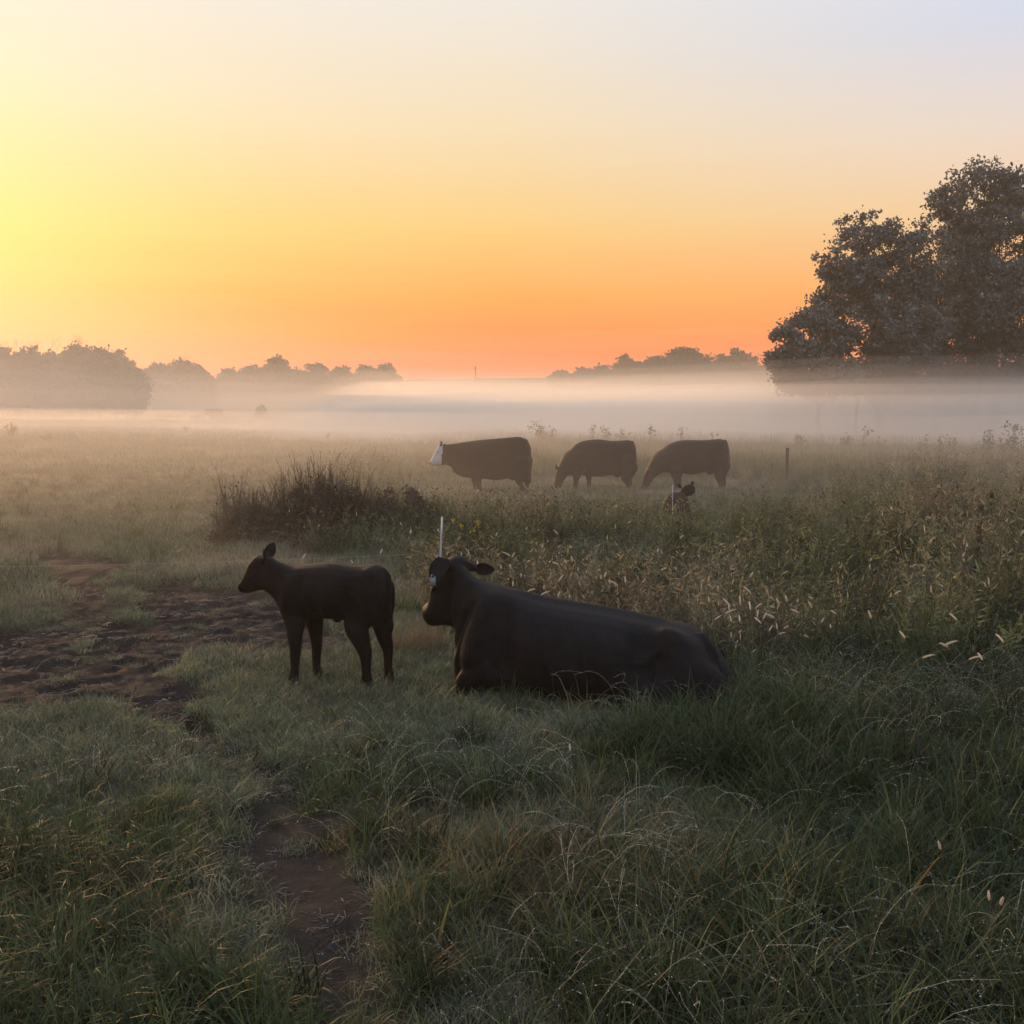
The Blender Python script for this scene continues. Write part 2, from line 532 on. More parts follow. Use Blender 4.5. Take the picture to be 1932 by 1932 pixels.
def hide_mat(name, base, base2, white=False):
    m, N, b, o = principled(name)
    tcd = N.add('ShaderNodeTexCoord')
    nz = N.noise(tcd.outputs['Object'], 5.0, 3.0, 0.6).outputs[0]
    mpn = N.add('ShaderNodeMapping')
    N.l.new(tcd.outputs['Object'], mpn.inputs[0])
    mpn.inputs['Scale'].default_value = (1.0, 1.0, 0.35)
    hair = N.noise(mpn.outputs[0], 150.0, 3.0, 0.7)
    N.l.new(N.mix(N.maprange(nz, 0.35, 0.65), base, base2), b.inputs['Base Color'])
    b.inputs['Roughness'].default_value = 0.6
    b.inputs['Specular IOR Level'].default_value = 0.09
    b.inputs['Sheen Weight'].default_value = 0.012
    b.inputs['Sheen Roughness'].default_value = 0.35
    b.inputs['Sheen Tint'].default_value = (0.75, 0.72, 0.72, 1)
    bp = N.add('ShaderNodeBump')
    bp.inputs['Strength'].default_value = 0.7
    bp.inputs['Distance'].default_value = 0.006
    N.l.new(hair.outputs[0], bp.inputs['Height'])
    N.l.new(bp.outputs[0], b.inputs['Normal'])
    return m
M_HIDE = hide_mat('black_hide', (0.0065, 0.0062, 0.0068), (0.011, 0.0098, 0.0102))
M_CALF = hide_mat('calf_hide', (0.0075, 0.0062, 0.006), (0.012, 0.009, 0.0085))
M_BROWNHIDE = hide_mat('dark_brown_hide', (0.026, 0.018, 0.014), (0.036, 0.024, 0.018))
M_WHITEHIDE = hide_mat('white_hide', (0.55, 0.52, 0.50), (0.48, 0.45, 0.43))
M_NOSE = simple_mat('nose', (0.02, 0.017, 0.016), 0.35, (0.03, 0.025, 0.022), 20.0)
M_EYE = simple_mat('eye', (0.006, 0.005, 0.005), 0.5, (0.008, 0.007, 0.006), 5.0, spec=0.06)
M_COAT = simple_mat('coat_hair', (0.045, 0.042, 0.042), 0.5, (0.03, 0.028, 0.028), 20.0, trans=0.55, spec=0.2)
M_TAG = simple_mat('tag_plastic', (0.22, 0.245, 0.25), 0.6, (0.18, 0.20, 0.21), 30.0)

# ------------------------------------------------------------------ ground: one sheet
def axis(segs):
    o = [segs[0][0]]
    for a, b, st in segs:
        n = max(1, int(round((b - a) / st)))
        o += list(np.linspace(a, b, n + 1)[1:])
    return np.array(o)
xs = axis([(-225, -80, 8), (-80, -30, 2.5), (-30, -10, 0.7), (-10, -5.5, 0.12), (-5.5, 3.5, 0.04), (3.5, 10, 0.12), (10, 30, 0.7), (30, 80, 2.5), (80, 225, 8)])
ys = axis([(-25, 1, 2), (1, 12, 0.05), (12, 24, 0.25), (24, 60, 1.0), (60, 130, 2.0), (130, 345, 5)])
X, Y = np.meshgrid(xs, ys)
Z = ground_z(X, Y) + detail_z(X, Y)
nx, ny = len(xs), len(ys)
idx = np.arange(nx * ny).reshape(ny, nx)
gq = np.stack([idx[:-1, :-1], idx[:-1, 1:], idx[1:, 1:], idx[1:, :-1]], -1).reshape(-1, 4)

M_GROUND, N, b, o = principled('field_soil')
geo = N.add('ShaderNodeNewGeometry')
am = N.add('ShaderNodeAttribute', attribute_name='mud')
big = N.noise(geo.outputs['Position'], 0.35, 4.0, 0.6).outputs[0]
fine = N.noise(geo.outputs['Position'], 14.0, 5.0, 0.7)
finer = N.noise(geo.outputs['Position'], 70.0, 3.0, 0.7)
grassy = N.mix(N.maprange(big, 0.35, 0.65), (0.050, 0.052, 0.026), (0.085, 0.066, 0.040))
grassy = N.mix(N.maprange(fine.outputs[0], 0.35, 0.7), grassy, (0.045, 0.040, 0.024))
soil = N.mix(N.maprange(fine.outputs[0], 0.35, 0.65), (0.016, 0.0132, 0.0124), (0.031, 0.0262, 0.0248))
soil = N.mix(N.maprange(finer.outputs[0], 0.55, 0.7, 0.0, 0.6), soil, (0.08, 0.066, 0.06))
N.l.new(N.mix(am.outputs['Fac'], grassy, soil), b.inputs['Base Color'])
b.inputs['Roughness'].default_value = 0.9
b.inputs['Specular IOR Level'].default_value = 0.06
bp = N.add('ShaderNodeBump')
bp.inputs['Distance'].default_value = 0.015
bp.inputs['Strength'].default_value = 0.9
N.l.new(N.math('ADD', fine.outputs[0], N.math('MULTIPLY', finer.outputs[0], 0.5)), bp.inputs['Height'])
N.l.new(bp.outputs[0], b.inputs['Normal'])

gme = mesh_np('ground', np.stack([X.ravel(), Y.ravel(), Z.ravel()], 1), gq, M_GROUND, True)
att = gme.attributes.new('mud', 'FLOAT', 'POINT')
nearm = (1 - sstep(14, 26, Y))
att.data.foreach_set('value', np.clip(np.maximum(mud_mask(X, Y), track_mask(X, Y)) * nearm, 0, 1).ravel().astype(np.float32))
ground = obj('ground', gme)
tag(ground, 'pasture ground with bare muddy patch and trodden track', kind='structure')

# ------------------------------------------------------------------ scatter (geometry nodes, stuff only)
def proto(name, mb_or_mesh):
    o_ = bpy.data.objects.new(name, mb_or_mesh)      # not linked to the scene: a source for the scatter only
    return o_

def scatter(name, protos, pos, rot, scl, pick, dry, label):
    me = bpy.data.meshes.new(name)
    me.vertices.add(len(pos))
    me.vertices.foreach_set('co', np.asarray(pos, np.float32).ravel())
    def attr(n_, typ, arr, key):
        a_ = me.attributes.new(n_, typ, 'POINT')
        a_.data.foreach_set(key, arr)
    attr('rot', 'FLOAT_VECTOR', np.asarray(rot, np.float32).ravel(), 'vector')
    attr('scl', 'FLOAT_VECTOR', np.asarray(scl, np.float32).ravel(), 'vector')
    attr('pick', 'INT', np.asarray(pick, np.int32), 'value')
    attr('dry', 'FLOAT', np.asarray(dry, np.float32), 'value')
    o_ = obj(name, me)
    ng = bpy.data.node_groups.new(name + '_scatter', 'GeometryNodeTree')
    ng.interface.new_socket('Geometry', in_out='INPUT', socket_type='NodeSocketGeometry')
    ng.interface.new_socket('Geometry', in_out='OUTPUT', socket_type='NodeSocketGeometry')
    gi = ng.nodes.new('NodeGroupInput'); go = ng.nodes.new('NodeGroupOutput')
    join = ng.nodes.new('GeometryNodeJoinGeometry')
    for p in reversed(protos):
        inf = ng.nodes.new('GeometryNodeObjectInfo')
        inf.inputs['Object'].default_value = p
        inf.inputs['As Instance'].default_value = False
        g2i = ng.nodes.new('GeometryNodeGeometryToInstance')
        ng.links.new(inf.outputs['Geometry'], g2i.inputs[0])
        ng.links.new(g2i.outputs[0], join.inputs[0])
    iop = ng.nodes.new('GeometryNodeInstanceOnPoints')
    def named(n_, typ):
        nd = ng.nodes.new('GeometryNodeInputNamedAttribute')
        nd.data_type = typ
        nd.inputs['Name'].default_value = n_
        return nd.outputs[0]
    ng.links.new(gi.outputs[0], iop.inputs['Points'])
    ng.links.new(join.outputs[0], iop.inputs['Instance'])
    iop.inputs['Pick Instance'].default_value = True
    ng.links.new(named('pick', 'INT'), iop.inputs['Instance Index'])
    e2r = ng.nodes.new('FunctionNodeEulerToRotation')
    ng.links.new(named('rot', 'FLOAT_VECTOR'), e2r.inputs[0])
    ng.links.new(e2r.outputs[0], iop.inputs['Rotation'])
    ng.links.new(named('scl', 'FLOAT_VECTOR'), iop.inputs['Scale'])
    ng.links.new(iop.outputs[0], go.inputs[0])
    md = o_.modifiers.new('scatter', 'NODES')
    md.node_group = ng
    tag(o_, label, kind='stuff')
    return o_

def bl_mesh(name, parts, mat):
    mb = MB()
    for v, q in parts:
        mb.add(v, q)
    return mb.mesh(name, mat)

def g_(seed):
    return np.random.default_rng(seed)

# clump prototypes
TURFS = [proto('turf_clump', bl_mesh('turf_clump', [blades(70, (0.025, 0.075), (0.0025, 0.0045), 0.09, (0.1, 0.9), (0.2, 1.6), 3, g_(i)),
                                                    blades(8, (0.06, 0.11), (0.002, 0.0035), 0.09, (0.1, 0.6), (0.4, 1.6), 4, g_(i + 50))], M_TURF)) for i in range(4)]
GRASSES = [proto('grass_clump', bl_mesh('grass_clump', [blades(30, (0.14, 0.36), (0.004, 0.0085), 0.08, (0.05, 0.7), (0.5, 2.3), 5, g_(100 + i)),
                                                        blades(22, (0.05, 0.18), (0.004, 0.008), 0.10, (0.3, 1.2), (0.2, 1.2), 3, g_(150 + i)),
                                                        blades(4, (0.18, 0.32), (0.007, 0.011), 0.06, (0.05, 0.5), (0.3, 1.8), 5, g_(170 + i))], M_GRASS)) for i in range(6)]

def arch_stem(mb, gen, L, spread=0.05, r=0.0011, dew=True, cu=(0.9, 2.1)):
    a = gen.random() * 2 * np.pi
    th = 0.15 + 0.4 * gen.random(); cu_ = cu[0] + (cu[1] - cu[0]) * gen.random()
    p = np.array([gen.normal() * spread, gen.normal() * spread, -0.01]); pts = [p.copy()]
    n = 9
    wob = 0.12
    for s in range(n):
        f = (s + 1) / n
        t_ = th + cu_ * f ** 1.6 + wob * gen.normal()
        a += 0.12 * gen.normal()
        p = p + L / n * np.array([math.sin(t_) * math.cos(a), math.sin(t_) * math.sin(a), math.cos(t_)])
        pts.append(p.copy())
    pts = np.array(pts)
    rad = r * np.linspace(1.3, 0.6, len(pts))
    tube(mb, pts, rad, 3, 0, cap=False)
    # seed spikelets / short side leaves along the outer half
    k = gen.integers(3, 8)
    for _ in range(k):
        i = gen.integers(4, len(pts) - 1); f = gen.random()
        c = pts[i] * (1 - f) + pts[i + 1] * f
        d = gen.normal(size=3) * 0.5 + (pts[i + 1] - pts[i]) / (L / n)
        d /= np.linalg.norm(d)
        s = np.cross(d, gen.normal(size=3)); s /= np.linalg.norm(s)
        l_ = 0.008 + 0.02 * gen.random(); w_ = 0.0013
        mb.add([c - s * w_ * .5, c + s * w_ * .5, c + d * l_ + s * w_ * .2, c + d * l_ - s * w_ * .2], [[0, 1, 2, 3]])
    if dew:
        for _ in range(gen.integers(4, 12)):
            i = gen.integers(3, len(pts) - 1); f = gen.random()
            c = pts[i] * (1 - f) + pts[i + 1] * f - np.array([0, 0, 0.0015])
            rr = 0.0011 + 0.0013 * gen.random()
            v = c + rr * np.array([[1, 0, 0], [-1, 0, 0], [0, 1, 0], [0, -1, 0], [0, 0, 1], [0, 0, -1]])
            mb.add(v, None, [[0, 2, 4], [2, 1, 4], [1, 3, 4], [3, 0, 4], [2, 0, 5], [1, 2, 5], [3, 1, 5], [0, 3, 5]], 1)
    return pts

STEMS = []
for i in range(6):
    g = g_(300 + i); mb = MB()
    for _ in range(5):
        arch_stem(mb, g, 0.25 + 0.3 * g.random())
    STEMS.append(proto('stem_clump', mb.mesh('stem_clump', [M_STEM, M_DEW])))

def stalk_clump(seed, n, L, leafy):
    """upright weedy stalks with side twigs and narrow leaves"""
    g = g_(seed); mb = MB()
    for _ in range(n):
        l_ = L[0] + (L[1] - L[0]) * g.random()
        a = g.random() * 6.28; ln = g.normal() * 0.12
        root = np.array([g.normal() * 0.08, g.normal() * 0.08, -0.01])
        d = np.array([math.sin(ln) * math.cos(a), math.sin(ln) * math.sin(a), math.cos(ln)])
        bend = np.array([g.normal() * 0.09, g.normal() * 0.09, 0])
        pts = np.array([root + d * l_ * f + bend * f * f for f in np.linspace(0, 1, 5)])
        tube(mb, pts, np.linspace(0.003, 0.0012, 5), 3, cap=False)
        for _ in range(leafy):
            f = 0.2 + 0.8 * g.random(); c = root + d * l_ * f + bend * f * f
            e = g.normal(size=3); e[2] = abs(e[2]) * 0.8 + 0.2; e /= np.linalg.norm(e)
            s = np.cross(e, g.normal(size=3)); s /= np.linalg.norm(s)
            ll = 0.03 + 0.07 * g.random(); w_ = 0.004 + 0.006 * g.random()
            mb.add([c, c + e * ll * .5 + s * w_, c + e * ll, c + e * ll * .5 - s * w_], [[0, 1, 2, 3]])
    v, q = blades(26, (0.15, 0.5), (0.004, 0.008), 0.12, (0.05, 0.5), (0.2, 1.5), 4, g)
    mb.add(v, q)
    return proto('weed_clump', mb.mesh('weed_clump', M_WEED))
STALKS = [stalk_clump(400 + i, 9, (0.3, 0.75), 9) for i in range(5)]

FARG = [proto('far_clump', bl_mesh('far_clump', [blades(60, (0.12, 0.40), (0.012, 0.022), 0.45, (0.05, 0.5), (0.3, 1.4), 3, g_(500 + i))], M_TURF)) for i in range(4)]
FARS = [proto('far_weed', bl_mesh('far_weed', [blades(50, (0.25, 0.62), (0.010, 0.02), 0.4, (0.02, 0.35), (0.1, 0.9), 3, g_(520 + i)),
                                               blades(20, (0.1, 0.3), (0.015, 0.03), 0.4, (0.3, 0.9), (0.3, 1.2), 3, g_(540 + i))], M_WEED)) for i in range(4)]

def sample(d0, d1, dens, marg=1.2):
    """random points on the ground between two distances, over the width in view and a margin each side"""
    y = np.sqrt(d0 ** 2 + (d1 ** 2 - d0 ** 2) * rng.random(int(dens * 0.56 * (d1 ** 2 - d0 ** 2) + dens * marg * 2 * (d1 - d0))))
    w = 0.56 * y + marg
    x = (rng.random(len(y)) * 2 - 1) * w
    return x, y

def place(x, y, s, sz=None, tilt=0.25):
    z = ground_z(x, y) + detail_z(x, y)
    n = len(x)
    rot = np.stack([rng.normal(size=n) * tilt * .5, rng.normal(size=n) * tilt * .5, rng.random(n) * 6.283], 1)
    sz = s if sz is None else sz
    return np.stack([x, y, z], 1), rot, np.stack([s, s, sz], 1)

# where the animals stand or lie the tall grass is pressed down
def clear_of_animals(x, y):
    c = (np.hypot((x + 1.05) / 0.62, (y - 7.15) / 0.28) > 1)
    return c & ~((x > -0.62) & (x < 1.45) & (y > 6.72 - 0.22 * (x - 0.0)) & (y < 7.75 - 0.2 * x))

def cow_gap(x, y):
    """grazed-down ground round the three far cows"""
    a = 1 - 0.6 * sstep(15.6, 16.6, y) * (1 - sstep(19.2, 19.8, y)) * sstep(2.2, 2.6, x) * (1 - sstep(3.5, 4.0, x))
    return a * (1 - 0.62 * sstep(18.5, 21, y) * (1 - sstep(30, 33, y)) * sstep(-3.5, -2.2, x) * (1 - sstep(6.2, 8, x)))
def dryness(x, y):
    f = fbm(x * 0.55 + 40, y * 0.55 + 11, 4)
    right_ = sstep(0.0, 0.2, x / np.maximum(y, 1)) * sstep(7, 10, y)
    return np.clip((f - 0.45) * 2.4 + 0.10 * right_, 0, 1) * (1 - .45 * (1 - sstep(5.5, 8, y)) * (1 - sstep(-.2, .1, x / np.maximum(y, 1))))

P, Rr, S, K, D = [], [], [], [], []
def push(x, y, s, k, dry, sz=None, tilt=0.25):
    p, r_, s_ = place(x, y, s, sz, tilt)
    P.append(p); Rr.append(r_); S.append(s_); K.append(k); D.append(dry)

NT_, NG = len(TURFS), len(GRASSES)
for d0, d1, dens in ((2.3, 6.5, 300), (6.5, 10.5, 220), (10.5, 18, 90), (18, 34, 26)):
    # short turf everywhere it is not bare
    x, y = sample(d0, d1, dens)
    bare = np.maximum(mud_mask(x, y), track_mask(x, y) * 0.76)
    tuft = fbm(x * 3 + 50, y * 3, 3)
    keep = rng.random(len(x)) > np.clip(bare * 1.15 + .45 * (1 - turf_mask(x, y)) * (y < 11) - np.clip(tuft - 0.60, 0, 1) * 4, 0, 0.985)
    x, y = x[keep], y[keep]
    s = (0.8 + 0.7 * rng.random(len(x))) * (1.0 if d1 < 12 else 1.5)
    s = s * (0.75 + 0.8 * fbm(x * 1.7, y * 1.7 + 70, 3)) * (1 - 0.45 * bare[keep])
    push(x, y, s, rng.integers(0, NT_, len(x)), dryness(x, y) * 0.9 + 0.1)
for d0, d1, dens in ((2.3, 6.5, 150), (6.5, 10.5, 85), (10.5, 18, 36), (18, 34, 14)):
    # tussocky grass
    x, y = sample(d0, d1, dens)
    tf = turf_mask(x, y); bare = np.maximum(mud_mask(x, y), trodden(x, y))
    lump = fbm(x * 1.1 + 20, y * 1.1 + 31, 3)
    prob = (1 - tf * 0.985) * (1 - bare * 0.93) * np.clip(0.45 + (lump - 0.4) * 3, 0.15, 1)
    keep = (rng.random(len(x)) < prob) & clear_of_animals(x, y)
    x, y, lump = x[keep], y[keep], lump[keep]
    s = (0.55 + 0.5 * rng.random(len(x))) * (0.65 + 0.75 * lump) * (1.0 if d1 < 19 else 1.3) * cow_gap(x, y) * (1 + .18 * sstep(-.1, .15, x / y) * (y < 8)) * (1 - .62 * beside_track(x, y))
    push(x, y, s, NT_ + rng.integers(0, NG, len(x)), dryness(x, y))
scatter('grass', TURFS + GRASSES, np.concatenate(P), np.concatenate(Rr), np.concatenate(S), np.concatenate(K), np.concatenate(D),
        'dewy pasture grass, short by the mud and tussocky in front')

# arching seed stems hung with dew
P, Rr, S, K, D = [], [], [], [], []
for d0, d1, dens in ((2.3, 6.5, 58), (6.5, 11, 48), (11, 18, 20), (18, 26, 7)):
    x, y = sample(d0, d1, dens)
    tf = turf_mask(x, y); bare = np.maximum(mud_mask(x, y), trodden(x, y))
    lump = fbm(x * 0.8 + 60, y * 0.8 + 3, 3)
    keep = (rng.random(len(x)) < (1 - tf) * (1 - bare * 0.95) * (1 - .8 * beside_track(x, y)) * (.26 + .74 * sstep(-.05, .2, x / y)) * np.clip((lump - 0.33) * 4, 0.05, 1)) & clear_of_animals(x, y)
    x, y = x[keep], y[keep]
    push(x, y, (0.6 + 0.6 * rng.random(len(x))) * np.where(y > 10, 1.35, 1.0) * cow_gap(x, y), rng.integers(0, len(STEMS), len(x)), dryness(x, y))
scatter('seed_stems', STEMS, np.concatenate(P), np.concatenate(Rr), np.concatenate(S), np.concatenate(K), np.concatenate(D),
        'thin arching dry seed stems beaded with dew over the grass')

# brown upright weeds of the middle field
P, Rr, S, K, D = [], [], [], [], []
for d0, d1, dens in ((7.4, 12, 36), (12, 20, 24), (20, 40, 7)):
    x, y = sample(d0, d1, dens)
    tf = turf_mask(x, y); px = x / y
    lump = fbm(x * 0.7 + 5, y * 0.7 + 44, 4)
    zone = sstep(-0.27, -0.12, px) * np.where(y < 9.2, sstep(0.02, 0.12, px), 1.0)
    keep = (rng.random(len(x)) < zone * (1 - tf) * np.clip((lump - 0.36) * 5, 0.12, 1)) & clear_of_animals(x, y)
    x, y, lump = x[keep], y[keep], lump[keep]
    s = (0.55 + 0.55 * rng.random(len(x))) * (0.6 + 0.75 * lump) * cow_gap(x, y) * (1 + .35 * sstep(.25, .45, x / y) * (y > 8.5))
    push(x, y, s, rng.integers(0, len(STALKS), len(x)), np.clip(dryness(x, y) + 0.15, 0, 1), tilt=0.3)
scatter('tall_weeds', STALKS, np.concatenate(P), np.concatenate(Rr), np.concatenate(S), np.concatenate(K), np.concatenate(D),
        'brown upright weeds and dry stalks across the middle of the field')

# the far field up to the crest
P, Rr, S, K, D = [], [], [], [], []
for d0, d1, dens in ((32, 60, 6.5), (60, 112, 2.6)):
    x, y = sample(d0, d1, dens, 3.0)
    rightness = sstep(-0.12, 0.02, x / y)
    k = np.where(rng.random(len(x)) < rightness * 0.8, len(FARG) + rng.integers(0, len(FARS), len(x)), rng.integers(0, len(FARG), len(x)))
    s = (0.7 + 0.6 * rng.random(len(x))) * (1.0 if d1 < 70 else 1.25)
    push(x, y, s, k, np.clip(dryness(x * 0.4, y * 0.4) + 0.1, 0, 1), s * (0.75 + 0.35 * rightness))
scatter('field_grass', FARG + FARS, np.concatenate(P), np.concatenate(Rr), np.concatenate(S), np.concatenate(K), np.concatenate(D),
        'misty field grass running up to the crest behind the cows')

# straw and clods trodden into the mud
def straw_mesh(seed):
    g = g_(seed); mb = MB()
    for _ in range(7):
        c = np.array([g.normal() * 0.05, g.normal() * 0.05, 0.004 + 0.008 * g.random()])
        a = g.normal() * 0.9; l_ = 0.02 + 0.08 * g.random()
        d = np.array([math.cos(a), math.sin(a), g.normal() * 0.12]); w_ = 0.0015 + 0.0015 * g.random()
        pts = np.array([c - d * l_ * .5, c + np.array([0, 0, 0.004 * g.random()]) + g.normal(size=3) * 0.003, c + d * l_ * .5])
        tube(mb, pts, [w_, w_, w_ * .7], 3, cap=False)
    return proto('straw_bits', mb.mesh('straw_bits', M_STRAW))
STRAWS = [straw_mesh(600 + i) for i in range(4)]
P, Rr, S, K, D = [], [], [], [], []
x, y = sample(2.3, 12, 130)
bare = np.maximum(mud_mask(x, y), track_mask(x, y) * 0.8)
keep = rng.random(len(x)) < bare * (0.25 + .40 * (track_mask(x, y) > .3) + 1.0 * np.clip(fbm(x * 2, y * 2 + 9, 3) - 0.35, 0, 1))
x, y = x[keep], y[keep]
push(x, y, (0.4 + 0.7 * rng.random(len(x))) * np.where(y < 5, .7, 1.0), rng.integers(0, 4, len(x)), rng.random(len(x)), tilt=0.15)
scatter('straw', STRAWS, np.concatenate(P), np.concatenate(Rr), np.concatenate(S), np.concatenate(K), np.concatenate(D),
        'broken straw trodden into the mud and track')

# ------------------------------------------------------------------ cattle
def loft(mb, slices, n=18, sub=4, power=2.3, yoff=None):
    """slices: (x, z_top, z_bot, half_width[, y]) across the body, smoothly interpolated and closed"""
    S_ = np.array([s if len(s) == 5 else (*s, 0.0) for s in slices], float)
    k = len(S_); tt = np.arange(k)
    ti = np.linspace(0, k - 1, (k - 1) * sub + 1)
    def cr(col):
        o_ = np.zeros(len(ti)); p = S_[:, col]
        mslope = np.gradient(p)
        for j, t_ in enumerate(ti):
            i = min(int(t_), k - 2); f = t_ - i
            h00, h10, h01, h11 = 2*f**3-3*f**2+1, f**3-2*f**2+f, -2*f**3+3*f**2, f**3-f**2
            o_[j] = h00*p[i] + h10*mslope[i] + h01*p[i+1] + h11*mslope[i+1]
        return o_
    x, zt, zb, hw, yy = (cr(c) for c in range(5))
    ang = np.linspace(0, 2 * np.pi, n, endpoint=False)
    ca, sa = np.cos(ang), np.sin(ang)
    ex = np.sign(ca) * np.abs(ca) ** (2 / power); ez = np.sign(sa) * np.abs(sa) ** (2 / power)
    rings = []
    for j in range(len(x)):
        c = (zt[j] + zb[j]) / 2; h = max((zt[j] - zb[j]) / 2, 0.004)
        rings.append(np.stack([np.full(n, x[j]), yy[j] + max(hw[j], 0.004) * ex, c + h * ez], 1))
    v = np.concatenate(rings + [[[x[0], yy[0], (zt[0] + zb[0]) / 2]], [[x[-1], yy[-1], (zt[-1] + zb[-1]) / 2]]])
    K_ = len(x)
    q = [[i * n + j, i * n + (j + 1) % n, (i + 1) * n + (j + 1) % n, (i + 1) * n + j] for i in range(K_ - 1) for j in range(n)]
    a, b_ = K_ * n, K_ * n + 1
    tr = [[a, (j + 1) % n, j] for j in range(n)] + [[b_, (K_ - 1) * n + j, (K_ - 1) * n + (j + 1) % n] for j in range(n)]
    mb.add(v, q, tr)

def smooth_tube(mb, pts, rad, n=10, sub=4, flat=1.0, limb=None):
    pts = np.asarray(pts, float); rad = np.asarray(rad, float); k = len(pts)
    P_ = np.concatenate([pts, rad[:, None]], 1); ms = np.gradient(P_, axis=0)
    o_ = []
    for t_ in np.linspace(0, k - 1, (k - 1) * sub + 1):
        i = min(int(t_), k - 2); f = t_ - i
        h00, h10, h01, h11 = 2*f**3-3*f**2+1, f**3-2*f**2+f, -2*f**3+3*f**2, f**3-f**2
        o_.append(h00*P_[i] + h10*ms[i] + h01*P_[i+1] + h11*ms[i+1])
    o_ = np.array(o_)
    # rounded near end, so that a limb grows out of the trunk without a ledge
    t0 = o_[1, :3] - o_[0, :3]; t0 /= np.linalg.norm(t0) + 1e-9
    r0 = o_[0, 3]
    cap_ = [[*(o_[0, :3] - t0 * r0 * a_), r0 * math.sqrt(max(0, 1 - a_ * a_))] for a_ in (.97, .8, .55, .25)]
    o_ = np.concatenate([np.array(cap_), o_])
    r_ = np.maximum(o_[:, 3], 0.003)
    fl = flat if limb is None else 1 - (1 - flat) * np.clip((r_ - limb) / limb, 0, 1)
    tube(mb, o_[:, :3], r_, n, flat=fl)

def ear(mb, base, tip, width, face, thick=.008, cup=.35, n=9, m_=7):
    """a cupped leaf-shaped ear from base to tip; face is the side its hollow looks to"""
    base, tip, face = (np.asarray(a_, float) for a_ in (base, tip, face))
    ax = tip - base; L_ = np.linalg.norm(ax); ax = ax / L_
    face = face - face.dot(ax) * ax; face /= np.linalg.norm(face)
    sd = np.cross(ax, face)
    V = []
    for off in (0.0, 1.0):
        for i in range(n):
            t_ = i / (n - 1)
            w_ = width * .5 * (math.sin(math.pi * (0.10 + 0.90 * t_) ** .85) ** .7 if t_ < 1 else 0.0) + .001
            for j in range(m_):
                q_ = 2 * j / (m_ - 1) - 1
                th_ = thick * (1 - .75 * abs(q_) ** 2) * (1 - .5 * t_)
                V.append(base + ax * L_ * t_ + sd * w_ * q_ + face * (cup * w_ * (q_ * q_ - .5) - off * th_ + .02 * math.sin(t_ * 2.4) * L_))
    k_ = n * m_
    q = []
    for i in range(n - 1):
        for j in range(m_ - 1):
            a_ = i * m_ + j
            q += [[a_, a_ + 1, a_ + m_ + 1, a_ + m_], [k_ + a_, k_ + a_ + m_, k_ + a_ + m_ + 1, k_ + a_ + 1]]
        for j in (0, m_ - 1):
            a_ = i * m_ + j
            q.append([a_, a_ + m_, k_ + a_ + m_, k_ + a_])
    mb.add(V, q)

def fuse(mb, name, voxel, mats, smooth_it=6, assign=None, ears=None):
    """one continuous skin over the overlapping volumes"""
    me = mb.mesh(name + '_raw')
    bmm = bmesh.new(); bmm.from_mesh(me)
    bmesh.ops.recalc_face_normals(bmm, faces=bmm.faces)
    bmm.to_mesh(me); bmm.free()
    o_ = bpy.data.objects.new(name, me)
    COL.objects.link(o_)
    r_ = o_.modifiers.new('r', 'REMESH'); r_.mode = 'VOXEL'; r_.voxel_size = voxel; r_.use_smooth_shade = True
    s_ = o_.modifiers.new('s', 'SMOOTH'); s_.factor = 0.5; s_.iterations = smooth_it
    dg = bpy.context.evaluated_depsgraph_get()
    new = bpy.data.meshes.new_from_object(o_.evaluated_get(dg))
    o_.modifiers.clear()
    if ears is not None:
        em = ears.mesh('ears')
        bmm = bmesh.new(); bmm.from_mesh(new); bmm.from_mesh(em)
        bmm.to_mesh(new); bmm.free()
        bpy.data.meshes.remove(em)
    o_.data = new
    new.name = name
    bpy.data.meshes.remove(me)
    new.materials.clear()
    for m in mats:
        new.materials.append(m)
    npoly = len(new.polygons)
    new.polygons.foreach_set('use_smooth', np.ones(npoly, bool))
    if assign is not None:
        c = np.zeros(npoly * 3); new.polygons.foreach_get('center', c)
        new.polygons.foreach_set('material_index', assign(c.reshape(-1, 3)).astype(np.int32))
    return o_

def sculpt(o_, marks):
    """raise or sink the skin along short lines: (a, b, radius, amount)"""
    me = o_.data; n = len(me.vertices)
    co = np.zeros(n * 3); me.vertices.foreach_get('co', co); co = co.reshape(-1, 3)
    nr = np.zeros(n * 3); me.vertices.foreach_get('normal', nr); nr = nr.reshape(-1, 3)
    d = np.zeros(n)
    for a, b_, r_, amt in marks:
        a, b_ = np.array(a, float), np.array(b_, float); e = b_ - a
        q_ = np.clip(((co - a) @ e) / (e @ e + 1e-9), 0, 1)
        dist = np.linalg.norm(co - a - q_[:, None] * e, axis=1)
        d += 1.5 * amt * np.exp(-(dist / r_) ** 2)
    co += nr * d[:, None]
    me.vertices.foreach_set('co', co.ravel()); me.update()

